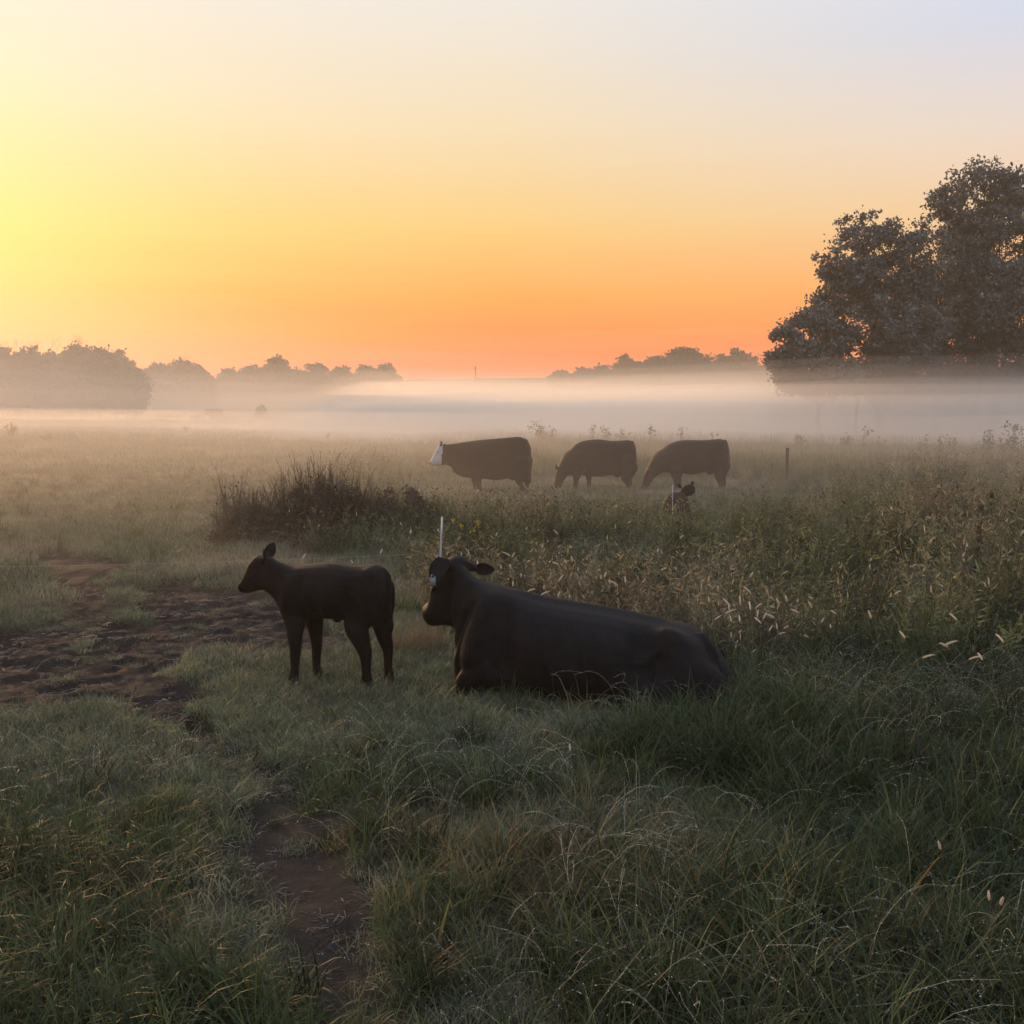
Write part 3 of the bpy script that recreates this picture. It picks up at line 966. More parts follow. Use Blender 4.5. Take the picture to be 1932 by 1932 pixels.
def coat(o_, n, L, w, mat, seed, back=(1, 0, -.25)):
    """short coat hair lying back over the skin"""
    g = g_(seed); me = o_.data
    npoly = len(me.polygons)
    c = np.zeros(npoly * 3); me.polygons.foreach_get('center', c); c = c.reshape(-1, 3)
    nn = np.zeros(npoly * 3); me.polygons.foreach_get('normal', nn); nn = nn.reshape(-1, 3)
    ar = np.zeros(npoly); me.polygons.foreach_get('area', ar)
    k = g.choice(npoly, n, p=ar / ar.sum())
    p, nr = c[k] + g.normal(size=(n, 3)) * .004, nn[k]
    b_ = np.array(back, float) + g.normal(size=(n, 3)) * .35
    b_ -= (b_ * nr).sum(1)[:, None] * nr
    b_ /= np.linalg.norm(b_, axis=1)[:, None] + 1e-6
    d = b_ + nr * (.35 + .45 * g.random(n))[:, None]; d /= np.linalg.norm(d, axis=1)[:, None]
    sd = np.cross(d, nr); sd /= np.linalg.norm(sd, axis=1)[:, None] + 1e-6
    ll = (L * (.5 + g.random(n)))[:, None]
    v = np.stack([p - sd * w * .5, p + sd * w * .5, p + d * ll], 1).reshape(-1, 3)
    mb = MB(); mb.add(v, None, np.arange(n * 3).reshape(-1, 3))
    h = obj('coat_hair', mb.mesh('coat_hair', mat), o_)
    h['kind'] = 'stuff'
    return h

def eye_part(parent, c, r):
    mb = MB(); ellipsoid(mb, (0, 0, 0), (r, r, r), seg=10, rings=7)
    e = obj('eye', mb.mesh('eye', M_EYE, True), parent, c)
    return e

from mathutils import Euler

# --- the standing calf
def C(cx, cy_):                               # side view, 1180 units to the metre
    return (cx - 900) / 1180.0, (1320 - cy_) / 1180.0
def sl(cx, top, bot, hw, y=0.0):
    x, zt = C(cx, top); _, zb = C(cx, bot)
    return (x, zt, zb, hw, y)
mb = MB()
loft(mb, [sl(650, 345, 720, .085), sl(700, 355, 800, .12), sl(760, 362, 830, .145), sl(850, 352, 812, .165), sl(950, 342, 785, .178), sl(1100, 333, 790, .185),
          sl(1250, 350, 795, .175), sl(1380, 346, 810, .165), sl(1465, 338, 840, .15), sl(1520, 358, 800, .118), sl(1556, 402, 720, .08), sl(1578, 470, 640, .035)])
loft(mb, [sl(510, 290, 580, .07), sl(560, 305, 610, .078), sl(620, 335, 680, .085), sl(680, 352, 780, .105), sl(760, 370, 820, .13)])
HY = 0.0
loft(mb, [sl(268, 535, 562, .024), sl(280, 520, 588, .036), sl(310, 483, 604, .044), sl(345, 415, 608, .05), sl(385, 338, 598, .058), sl(430, 297, 584, .068),
          sl(480, 282, 575, .07), sl(530, 296, 578, .06), sl(570, 320, 590, .05)], power=2.4)
def C3(cx, cy_, y):
    x, z = C(cx, cy_); return (x, y, z)
# ears: flattened cups standing up and back from the poll
eb = MB()
ear(eb, C3(535, 330, -0.05), C3(575, 228, -0.115), .098, (-.75, -.6, .1))
ear(eb, C3(515, 300, 0.05), C3(545, 198, 0.10), .09, (-.75, .6, .1))
smooth_tube(mb, [C3(505, 325, -0.035), C3(540, 320, -0.065)], [.03, .022], 8)
smooth_tube(mb, [C3(495, 310, 0.035), C3(520, 290, 0.06)], [.03, .022], 8)
# legs
smooth_tube(mb, [C3(790, 700, -.075), C3(805, 820, -.085), C3(802, 930, -.085), C3(806, 1030, -.085), C3(800, 1090, -.085), C3(797, 1180, -.085), C3(788, 1235, -.085), C3(776, 1290, -.085), C3(772, 1315, -.085)],
            [.108, .076, .054, .043, .038, .031, .035, .036, .040], 10, flat=.55, limb=.045)
smooth_tube(mb, [C3(860, 700, .085), C3(890, 820, .085), C3(905, 930, .08), C3(912, 1040, .08), C3(910, 1100, .08), C3(906, 1190, .08), C3(912, 1250, .08), C3(918, 1300, .08), C3(918, 1318, .08)],
            [.108, .074, .051, .040, .036, .030, .035, .037, .040], 10, flat=.55, limb=.045)
smooth_tube(mb, [C3(1400, 560, -.075), C3(1365, 720, -.085), C3(1340, 830, -.095), C3(1372, 940, -.085), C3(1402, 1030, -.085), C3(1410, 1090, -.085), C3(1411, 1180, -.085), C3(1415, 1240, -.085), C3(1408, 1295, -.085), C3(1402, 1318, -.085)],
            [.15, .13, .092, .066, .049, .040, .034, .038, .038, .041], 12, flat=.5, limb=.05)
smooth_tube(mb, [C3(1440, 560, .075), C3(1460, 720, .085), C3(1480, 830, .09), C3(1502, 940, .085), C3(1528, 1030, .085), C3(1532, 1090, .085), C3(1530, 1180, .085), C3(1536, 1240, .085), C3(1540, 1295, .085), C3(1542, 1318, .085)],
            [.14, .115, .076, .057, .042, .035, .031, .035, .038, .041], 12, flat=.5, limb=.05)
ellipsoid(mb, C3(1135, 785, 0), (.036, .03, .032))
smooth_tube(mb, [C3(1535, 385, 0), C3(1578, 440, 0), C3(1594, 580, -.02), C3(1594, 680, -.03), C3(1598, 770, -.03), C3(1604, 830, -.03), C3(1600, 885, -.03)],
            [.022, .018, .015, .015, .021, .022, .008], 8)
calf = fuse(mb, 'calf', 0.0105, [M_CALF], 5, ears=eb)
pc = ray(588, 1283); k = CAM_H / -pc.z
calf.location = (pc.x * k, pc.y * k, -0.015)
calf.rotation_euler = (0, 0, R(-11))
calf.scale = (1.02, 1.02, 1.04)
tag(calf, 'young black calf standing in profile on short grass facing the mud', 'calf')
for sgn in (-1, 1):
    y_ = .17 * sgn
    sculpt(calf, [(C3(800, 420, y_), C3(760, 640, y_ * .8), .05, .012), (C3(880, 430, y_), C3(860, 740, y_), .04, -.012), (C3(1270, 560, y_), C3(1240, 700, y_), .07, -.022),
                  (C3(1440, 400, y_ * .6), C3(1460, 410, y_ * .6), .045, .014), (C3(1330, 620, y_), C3(1290, 780, y_), .035, -.012), (C3(440, 470, y_ * .4), C3(520, 520, y_ * .4), .035, .007),
                  (C3(418, 400, y_ * .36), C3(424, 400, y_ * .36), .022, -.006), (C3(950, 500, y_), C3(980, 720, y_), .03, .006), (C3(1040, 500, y_), C3(1080, 720, y_), .03, .006), (C3(1130, 500, y_), C3(1180, 700, y_), .03, .006)])
coat(calf, 26000, .014, .0013, M_COAT, 41)
eye_part(calf, C3(418, 405, -0.056), 0.012)
eye_part(calf, C3(418, 405, 0.056), 0.012)

# --- the cow lying beside it
def C(cx, cy_):
    return (cx - 950) / 805.0, (1012 - cy_) / 805.0
mb = MB()
loft(mb, [sl(352, 700, 930, .07), sl(372, 620, 985, .13), sl(420, 430, 1000, .18), sl(480, 392, 1030, .225), sl(560, 404, 1040, .28), sl(650, 426, 1045, .325), sl(800, 474, 1045, .37), sl(950, 498, 1050, .405), sl(1100, 518, 1050, .43),
          sl(1250, 546, 1050, .44), sl(1400, 575, 1050, .42), sl(1500, 586, 1050, .39), sl(1580, 604, 1050, .355), sl(1650, 655, 1050, .315), sl(1720, 742, 1050, .265), sl(1780, 822, 1050, .2), sl(1818, 900, 1040, .12), sl(1828, 950, 1020, .05)], n=26, power=2.15)
# neck and dewlap
loft(mb, [sl(300, 300, 640, .10, .13), sl(345, 292, 690, .125, .10), sl(400, 330, 770, .15, .06), sl(460, 378, 860, .18, .02), sl(540, 405, 930, .22, 0)], n=20, power=2.2)
# head, turned a little away
loft(mb, [sl(128, 585, 632, .06, .265), sl(142, 562, 660, .085, .255), sl(168, 548, 684, .10, .24), sl(182, 480, 690, .105, .23), sl(200, 390, 688, .11, .215), sl(235, 335, 680, .12, .19),
          sl(285, 292, 672, .125, .16), sl(335, 276, 680, .12, .13), sl(375, 300, 690, .10, .10)], n=20, power=2.5)
ellipsoid(mb, C3(338, 300, .15), (.07, .09, .045))                                  # poll
eb = MB()
ear(eb, C3(290, 268, .02), C3(246, 398, -.075), .128, (-.25, -1, -.1), cup=.25)
smooth_tube(mb, [C3(318, 312, .08), C3(290, 300, .02)], [.045, .032], 8)
ear(eb, C3(425, 352, .25), C3(520, 368, .33), .09, (.25, -1, .25), cup=.25)
smooth_tube(mb, [C3(375, 325, .17), C3(425, 350, .25)], [.045, .03], 8)
# folded fore legs, shoulder, hips, thigh
ellipsoid(mb, C3(560, 740, -.17), (.19, .12, .30), Euler((0, R(12), 0)), 16, 12)
smooth_tube(mb, [C3(580, 850, -.2), C3(490, 885, -.2), C3(432, 920, -.2), C3(440, 985, -.19), C3(540, 1005, -.2)], [.13, .095, .062, .055, .05], 10)
smooth_tube(mb, [C3(520, 860, .12), C3(440, 890, .10), C3(410, 930, .10), C3(415, 985, .10), C3(480, 1000, .12)], [.13, .095, .072, .058, .05], 10)
ellipsoid(mb, C3(1560, 890, -.28), (.30, .13, .21), Euler((0, R(20), R(6))), 16, 12)  # near thigh
smooth_tube(mb, [C3(1400, 900, -.40), C3(1330, 960, -.44), C3(1420, 1005, -.46), C3(1250, 1015, -.47)], [.14, .10, .07, .045], 10)
smooth_tube(mb, [C3(1640, 650, -.10), C3(1700, 735, -.16), C3(1725, 850, -.235), C3(1722, 950, -.27), C3(1700, 1010, -.30)], [.035, .032, .026, .03, .02], 8)
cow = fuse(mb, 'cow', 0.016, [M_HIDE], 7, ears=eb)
pc = ray(1070, 1305); k = CAM_H / -pc.z
cow.location = (pc.x * k, pc.y * k, -0.02)
cow.rotation_euler = (0, 0, R(-9))
cow.scale = (1.055, 1.03, 1.0)
tag(cow, 'large black cow lying in the grass with a pale ear tag', 'cow')
sculpt(cow, [(C3(560, 425, -.2), C3(500, 760, -.25), .075, .030), (C3(655, 470, -.28), C3(640, 800, -.34), .07, -.034), (C3(1345, 660, -.36), C3(1330, 760, -.40), .12, -.05),
             (C3(1450, 622, -.25), C3(1480, 640, -.26), .07, .035), (C3(1440, 720, -.40), C3(1340, 900, -.42), .05, -.035), (C3(1540, 680, -.3), C3(1560, 900, -.38), .12, .03),
             (C3(420, 560, -.15), C3(350, 760, -.08), .035, -.028), (C3(470, 500, -.18), C3(400, 860, -.16), .03, -.018), (C3(330, 420, .0), C3(300, 640, .03), .03, -.014),
             (C3(215, 470, .06), C3(245, 480, .05), .04, -.012), (C3(180, 600, .16), C3(260, 610, .08), .03, .008), (C3(1690, 700, -.2), C3(1760, 860, -.2), .04, -.016),
             (C3(700, 470, 0), C3(1420, 575, 0), .05, .014)]
       + [(C3(760 + 95 * i_, 560, -.36), C3(800 + 95 * i_, 860, -.42), .032, .011) for i_ in range(6)])
coat(cow, 40000, .016, .0016, M_COAT, 42)
eye_part(cow, C3(222, 452, .075), 0.018)
mb = MB()
tx, tz = C(252, 358)
hw_ = 0.024
tv = [(-hw_ * .55, 0, 0), (hw_ * .75, 0, 0), (hw_ * .8, 0, -.062), (-hw_ * .95, 0, -.068)]
v = [(a, -.002, c) for a, _, c in tv] + [(a, .002, c) for a, _, c in tv]
mb.add(v, [[0, 3, 2, 1], [4, 5, 6, 7], [0, 1, 5, 4], [1, 2, 6, 5], [2, 3, 7, 6], [3, 0, 4, 7]])
et = obj('ear_tag', mb.mesh('ear_tag', M_TAG), cow, (tx, -.105, tz))
et['label'] = 'pale blank ear tag hanging from the near ear'
mb = MB(); ellipsoid(mb, (0, 0, 0), (.010, .006, .010), seg=8, rings=6)
obj('tag_button', mb.mesh('tag_button', M_NOSE, True), et, (0, -.004, .004))

# --- three cows beyond the thicket
def far_cow(name, X0, G, PX, body, neck, legs, tail, ears, mats, label, px, py, rz=0, assign=None, eyes=()):
    global C
    def C(cx, cy_):
        return (cx - X0) / PX, (G - cy_) / PX
    mb = MB()
    loft(mb, [sl(*s) for s in body], n=20, power=2.3)
    for nk in neck:
        if nk[0] == 'loft':
            loft(mb, [sl(*s) for s in nk[1]], n=16, power=2.3)
        else:
            smooth_tube(mb, [C3(a, b_, y) for a, b_, y, r_ in nk[1]], [r_ for *_, r_ in nk[1]], 12)
    for lg in legs:
        smooth_tube(mb, [C3(a, b_, y) for a, b_, y, r_ in lg], [r_ for *_, r_ in lg], 8)
    if tail:
        smooth_tube(mb, [C3(a, b_, y) for a, b_, y, r_ in tail], [r_ for *_, r_ in tail], 6)
    for (a, b_, y, r3, e3) in ears:
        ellipsoid(mb, C3(a, b_, y), r3, Euler([R(q_) for q_ in e3]), 10, 8)
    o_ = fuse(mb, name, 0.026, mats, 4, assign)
    p = ray(px, py); k = CAM_H / -p.z
    x, y = p.x * k, p.y * k
    o_.location = (x, y, gz(x, y) + 0.03)
    o_.rotation_euler = (0, 0, R(rz))
    tag(o_, label, 'cow', 'cows grazing in the mist')
    for e in eyes:
        eye_part(o_, C3(*e), 0.022)
    return o_

PX = 209.0
far_cow('cow', 450, 455, PX,
        [(677, 250, 320, .06), (668, 200, 400, .19), (646, 173, 410, .26), (610, 163, 402, .29), (560, 167, 390, .31), (500, 172, 400, .34), (440, 177, 394, .35), (380, 183, 388, .32),
         (330, 190, 386, .27), (290, 196, 375, .22), (255, 202, 350, .17)],
        [('loft', [(300, 196, 370, .2), (255, 201, 335, .16), (225, 204, 318, .13), (200, 205, 314, .11)]),
         ('loft', [(128, 299, 311, .05), (136, 288, 318, .065), (150, 258, 321, .075), (168, 222, 321, .09), (186, 200, 320, .105), (204, 198, 318, .11), (220, 208, 316, .09)])],
        [[(385, 340, -.17, .17), (395, 390, -.16, .10), (400, 425, -.16, .065), (401, 456, -.16, .065)],
         [(370, 340, .17, .17), (372, 390, .16, .10), (374, 425, .16, .06), (374, 456, .16, .065)],
         [(630, 300, -.14, .24), (622, 370, -.16, .16), (612, 400, -.16, .09), (630, 425, -.16, .07), (632, 456, -.16, .065)],
         [(640, 300, .14, .24), (648, 370, .16, .14), (650, 400, .16, .085), (656, 425, .16, .06), (652, 456, .16, .065)],
         [(585, 380, -.03, .10), (570, 392, 0, .06)]],
        [(650, 185, 0, .06), (672, 230, 0, .04), (674, 320, 0, .03), (672, 400, 0, .05), (670, 420, 0, .02)],
        [(196, 206, -.17, (.05, .10, .03), (25, 0, -12)), (190, 192, .15, (.045, .09, .03), (-30, 0, 12))],
        [M_HIDE, M_WHITEHIDE, M_NOSE], 'dark cow with a white face standing alert behind the thicket', 922, 930, -3,
        assign=lambda c: np.where(c[:, 0] < (137 - 450) / PX, 2, np.where((c[:, 0] < (201 - 450) / PX + 0.10 * (c[:, 2] - 1.0)) & (np.abs(c[:, 1]) < .115 - 0.0), 1, 0)),
        eyes=[(176, 247, -.082), (176, 247, .082)])
PX = 205.0
far_cow('cow', 1050, 440, PX,
        [(1251, 262, 320, .06), (1241, 203, 370, .17), (1214, 175, 378, .26), (1170, 176, 364, .29), (1110, 177, 368, .33), (1050, 170, 376, .35), (1000, 172, 372, .34), (950, 181, 368, .31), (910, 203, 370, .26), (878, 240, 365, .2)],
        [('tube', [(950, 275, 0, .36), (895, 290, 0, .29), (858, 330, -.02, .20), (838, 365, -.03, .155), (826, 400, -.04, .12), (818, 432, -.05, .085)])],
        [[(930, 330, -.17, .18), (920, 375, -.16, .10), (915, 408, -.16, .065), (915, 442, -.16, .065)],
         [(990, 340, .17, .15), (994, 375, .16, .09), (996, 408, .16, .06), (996, 442, .16, .065)],
         [(1195, 290, -.14, .24), (1190, 350, -.16, .16), (1184, 385, -.16, .09), (1202, 412, -.16, .065), (1200, 442, -.16, .065)],
         [(1215, 290, .14, .22), (1225, 350, .16, .13), (1218, 385, .16, .08), (1224, 412, .16, .06), (1222, 442, .16, .065)],
         [(1145, 362, -.02, .10), (1135, 372, 0, .07)]],
        [(1228, 190, 0, .06), (1244, 230, 0, .035), (1247, 290, 0, .025), (1252, 330, 0, .045), (1256, 345, 0, .02)],
        [(812, 322, -.15, (.05, .035, .085), (20, -25, 0)), (846, 340, .16, (.05, .09, .03), (-20, 10, 10))],
        [M_HIDE], 'dark cow grazing head down in the middle of the misty three', 1131, 926, 2)
far_cow('cow', 1560, 440, PX,
        [(1743, 262, 315, .06), (1733, 198, 350, .17), (1704, 168, 355, .26), (1660, 169, 343, .29), (1600, 173, 352, .33), (1550, 172, 362, .35), (1490, 173, 355, .34), (1440, 184, 352, .31), (1392, 210, 352, .26), (1350, 262, 348, .2)],
        [('tube', [(1430, 275, 0, .36), (1375, 292, 0, .29), (1332, 335, -.02, .20), (1308, 365, -.03, .155), (1294, 395, -.04, .125), (1282, 425, -.05, .10), (1276, 440, -.05, .08)])],
        [[(1440, 330, -.17, .18), (1448, 375, -.16, .10), (1452, 408, -.16, .065), (1452, 442, -.16, .065)],
         [(1470, 330, .17, .17), (1476, 375, .16, .09), (1480, 408, .16, .06), (1480, 442, .16, .065)],
         [(1690, 280, -.14, .24), (1685, 340, -.16, .16), (1680, 378, -.16, .09), (1694, 408, -.16, .065), (1692, 442, -.16, .065)],
         [(1715, 280, .14, .22), (1725, 340, .16, .13), (1722, 378, .16, .08), (1728, 408, .16, .06), (1726, 442, .16, .065)],
         [(1640, 345, -.02, .10), (1628, 356, 0, .07)]],
        [(1722, 182, 0, .06), (1740, 230, 0, .035), (1742, 280, 0, .025), (1745, 318, 0, .045), (1746, 335, 0, .02)],
        [(1300, 336, -.17, (.06, .09, .03), (20, 20, -15)), (1290, 350, .16, (.05, .09, .03), (-20, 10, 10))],
        [M_BROWNHIDE], 'dark brown cow grazing head down nearest the wooden post', 1311, 926, 1)

# --- calf lying in the weeds below the right-hand cow
def C(cx, cy_):
    return (cx - 560) / 500.0, (560 - cy_) / 500.0
mb = MB()
loft(mb, [sl(425, 440, 545, .06), sl(440, 380, 560, .15), sl(480, 325, 560, .20), sl(530, 302, 560, .23), sl(580, 300, 560, .23), sl(630, 315, 560, .20), sl(670, 370, 560, .15), sl(690, 440, 545, .06)], n=20)
smooth_tube(mb, [C3(590, 360, .05), C3(612, 320, .10), C3(640, 290, .11), C3(668, 272, .10)], [.10, .075, .06, .05], 10)
loft(mb, [sl(598, 270, 335, .045, .10), sl(640, 238, 345, .06, .10), sl(680, 228, 340, .06, .09), sl(715, 240, 320, .045, .08), sl(732, 262, 305, .03, .07)], n=14)
eb = MB()
ear(eb, C3(600, 268, .07), C3(566, 222, .03), .06, (-.2, -.9, .2))
ear(eb, C3(690, 240, .12), C3(716, 200, .16), .06, (.2, -.9, .2))
lc = fuse(mb, 'calf', 0.012, [M_BROWNHIDE], 4, ears=eb)
p = at_depth(1276, 978, 19.3)
lc.location = (p.x, p.y, gz(p.x, p.y))
lc.rotation_euler = (0, 0, R(-12))
tag(lc, 'small dark calf curled up in the weeds behind a white stake', 'calf')

# ------------------------------------------------------------------ fence bits
def post_mesh(h, r, lean=0.0):
    mb = MB()
    n = 9
    pts = [(lean * z + 0.004 * math.sin(z * 7), 0.003 * math.cos(z * 5), z) for z in np.linspace(-0.25, h, 7)]
    tube(mb, pts, [r * (1 + 0.04 * math.sin(i * 2.1)) for i in range(7)], n)
    return mb.mesh('post', M_WOOD, False)
def on_ground(px, py_top, Y):
    p = at_depth(px, py_top, Y)
    z0 = gz(p.x, p.y)
    return p, z0
p, z0 = on_ground(1485, 845, 30.0)
o_ = obj('fence_post', post_mesh(p.z - z0, 0.052, 0.01), None, (p.x, p.y, z0))
tag(o_, 'dark weathered wooden post standing alone right of the cows', 'post')
p, z0 = on_ground(1700, 870, 36.0)
o_ = obj('fence_stake', post_mesh(p.z - z0, 0.022, 0.0), None, (p.x, p.y, z0))
tag(o_, 'faint thin stake in the weeds right of the wooden post', 'post')

def white_stake(name, h, lean, arm=False):
    t_ = empty(name, (0, 0, 0))
    mb = MB()
    pts = [(lean * z, 0, z) for z in np.linspace(-0.1, h, 6)]
    tube(mb, pts, [.011, .010, .0098, .0095, .009, .007], 6)
    obj('shaft', mb.mesh('shaft', M_WHITE), t_)
    for f in (0.62, 0.86) if not arm else (0.7,):
        mb = MB()
        z = h * f
        tube(mb, [(lean * z, 0, z), (lean * z - .022, -.01, z + .004), (lean * z - .034, -.01, z + .022), (lean * z - .022, -.01, z + .034)], [.006, .006, .005, .004], 5)
        obj('hook', mb.mesh('hook', M_WHITE), t_)
    return t_
w1 = white_stake('fence_stake', 1.05, 0.05)
p = at_depth(834, 975, 9.2)
x1, y1 = p.x - 0.05, 9.2
w1.location = (x1, y1, gz(x1, y1)); w1.scale = (1, 1, (p.z - gz(x1, y1)) / 1.05)
tag(w1, 'white step-in fence stake rising behind the lying cow\'s head', 'fence stake')
w2 = white_stake('fence_stake', 0.95, -0.012, True)
p = at_depth(1270, 916, 18.6)
x2, y2 = p.x, 18.6
w2.location = (x2, y2, gz(x2, y2)); w2.scale = (1, 1, (p.z - gz(x2, y2)) / 0.95)
tag(w2, 'white fence stake in front of the curled calf', 'fence stake')
mb = MB()
tube(mb, [(0, -.02, .58), (-.14, -.02, .585), (-.30, -.02, .58)], [.010, .009, .008], 5)
tube(mb, [(-.26, -.02, .58), (-.265, -.02, .50), (-.26, -.02, .42)], [.006, .006, .005], 5)
obj('arm', mb.mesh('arm', M_DARKMETAL), w2)
# twine: runs out to the left of the first stake, and from it to the second
zt = gz(x1, y1) + 0.69
pl = at_depth(834, 1043, 9.2)
zt = pl.z
mb = MB()
A = np.array([x1 + 0.03, y1 - 0.01, zt]); B = np.array([x1 - 9.0, y1 - 0.6, zt + 0.02]); Cc = np.array([x2, y2, gz(x2, y2) + 0.6])
pts = [A + (B - A) * f + np.array([0, 0, -0.10 * 4 * f * (1 - f)]) for f in np.linspace(1, 0, 22)]
tube(mb, pts, 0.0005, 4)
o_ = obj('fence_twine', mb.mesh('fence_twine', M_WIRE))
tag(o_, 'thin pale electric twine strung from the white fence stake', 'fence twine')

# ------------------------------------------------------------------ foxtails, each its own plant
def foxtail(seed, L, curve):
    g = g_(seed)
    mb = MB()
    pts = []
    a = 0.0
    for f in np.linspace(0, 1, 8):
        pts.append((curve * L * f ** 2.2, 0.02 * math.sin(f * 4), L * f * (1 - 0.12 * abs(curve) * f)))
    pts = np.array(pts)
    tube(mb, pts, np.linspace(.0016, .0009, 8), 3, cap=False)
    v, q = blades(3, (0.12, 0.25), (.004, .007), 0.01, (0.2, 0.7), (0.30, 2.3), 4, g)
    mb.add(v, q)
    stem_ = mb.mesh('stem', M_FSTEM)
    hb = MB()
    d = pts[-1] - pts[-2]; d /= np.linalg.norm(d)
    s, u = frame(d)
    hl = (.072, .055, .078, .082, .048, .06, .045, .066)[seed % 700 % 8]
    bendv = np.array([curve * 0.35, 0, -0.25 * abs(curve)])
    ax = lambda f: pts[-1] + d * hl * f + bendv * hl * f * f
    # spike core
    tube(hb, [ax(f) for f in np.linspace(0, 1, 5)], [.003, .0066, .0070, .0060, .002], 5)
    # bristles standing out from it
    n = 170
    f = g.random(n); th = g.random(n) * 6.283
    base = np.array([ax(q_) for q_ in f])
    outv = np.cos(th)[:, None] * s + np.sin(th)[:, None] * u
    tip = base + (outv * (0.0115 * (1 - 0.5 * f ** 3))[:, None] + d * 0.006)
    sd = np.cross(outv, d)
    v = np.stack([base - sd * .001, base + sd * .001, tip], 1).reshape(-1, 3)
    hb.add(v, None, np.arange(n * 3).reshape(-1, 3))
    return stem_, hb.mesh('seed_head', M_HEAD)
FOX = [foxtail(700 + i, 0.62, c) for i, c in enumerate((0.05, 0.18, 0.35, 0.6, -0.15, 0.45, 0.1, 0.25))]
# (x, y) of the heads in the view, on the photograph's 1932 grid
FOXPX = []
def addf(lst, fx, fy, sx, sy, grp):
    for cx, cy_ in lst:
        FOXPX.append(((sx + cx / fx) / 2.074, (sy + cy_ / fy) / 2.074, grp))
addf([(563, 128), (731, 97), (895, 117), (1182, 146), (1231, 180), (819, 195), (616, 238), (404, 232), (366, 240), (456, 290), (1467, 220), (1486, 230), (1305, 62), (1600, 142),
      (1228, 86), (700, 358), (867, 353), (922, 375), (1020, 325), (985, 270), (948, 282), (1147, 370), (1172, 355), (1196, 398), (1216, 400), (654, 407), (755, 443), (828, 425),
      (830, 460), (911, 465), (972, 478), (26, 70), (82, 115), (892, 292), (656, 245), (640, 310), (587, 312), (1283, 383), (1567, 320), (1498, 325)], 1.431, 1.431, 1550, 2000, 'behind')
addf([(66, 882), (108, 838), (122, 882), (163, 897), (248, 852), (333, 900), (355, 812), (110, 955), (214, 972), (290, 962), (346, 990), (395, 992), (508, 966), (557, 950), (695, 982),
      (226, 1003), (234, 1022), (433, 1048), (463, 1048), (236, 1066), (392, 1036), (393, 1075), (162, 1058), (286, 1063), (605, 1020), (828, 1027), (768, 1074), (813, 1108), (239, 1160), (290, 1140),
      (292, 1168), (274, 1197), (502, 1108), (532, 1150), (556, 1115), (467, 1120), (673, 1166), (265, 1228), (372, 1250), (465, 1297), (870, 1285)], 1.478, 1.478, 2700, 1700, 'beside')
addf([(820, 775), (1047, 722), (1040, 760), (1376, 692), (1352, 785), (1290, 760), (1500, 715), (1505, 768), (1320, 665), (1603, 637), (1595, 655), (1585, 727), (1438, 812), (1395, 895), (1455, 875),
      (1202, 913), (1160, 930), (1404, 572), (1270, 955), (1707, 870), (1728, 850), (1040, 1040)], 1.478, 1.478, 2700, 1700, 'right')
addf([(1522, 1053), (1792, 1176), (1228, 1156), (1468, 1217), (1505, 1206), (1380, 1282), (1678, 1282), (1650, 1290)], 1.478, 1.478, 2700, 1700, 'low')
addf([(1475, 838), (1743, 1110), (1812, 1140)], 1.38, 1.38, 2607, 2700, 'near')
addf([(1283, 308)], 1.38, 1.38, 1300, 2700, 'near')
addf([(1045, 548), (1350, 613), (1418, 668), (1215, 803), (1012, 873), (683, 836)], 1.756, 1.756, 800, 1700, 'thicket')
FGRP = {'behind': ('foxtails behind the lying cow', 'in the weeds behind the lying cow'),
        'beside': ("foxtails beside the lying cow's rump", "beside the lying cow's rump"),
        'right': ('foxtails in the dark weeds on the right', 'in the dark weeds below the mullein'),
        'low': ('leaning foxtails right of the cow', 'over the low grass far right of the cow'),
        'near': ('foxtails in the front grass', 'in the tangled front grass'),
        'thicket': ('foxtails below the dark thicket', 'between the dark thicket and the calf')}
ORD = ('leftmost second third fourth fifth sixth seventh eighth ninth tenth eleventh twelfth thirteenth fourteenth fifteenth sixteenth '
       'seventeenth eighteenth nineteenth twentieth').split()
FLAB = {}
for grp, (gname, where) in FGRP.items():
    ids = sorted([i for i, f in enumerate(FOXPX) if f[2] == grp], key=lambda i: FOXPX[i][1])
    nrow = 1 if len(ids) < 9 else (2 if len(ids) < 24 else 3)
    for r_ in range(nrow):
        row = sorted(ids[r_ * len(ids) // nrow:(r_ + 1) * len(ids) // nrow], key=lambda i: FOXPX[i][0])
        rn = '' if nrow == 1 else (('upper', 'lower') if nrow == 2 else ('upper', 'middle', 'lower'))[r_] + ' '
        for j, i in enumerate(row):
            o_ = 'leftmost' if j == 0 else ('rightmost' if j == len(row) - 1 else ORD[j] + ' from left')
            FLAB[i] = (f"pale foxtail, {o_} of the {rn}ones {where}".replace('of the ones', 'of those'), gname)
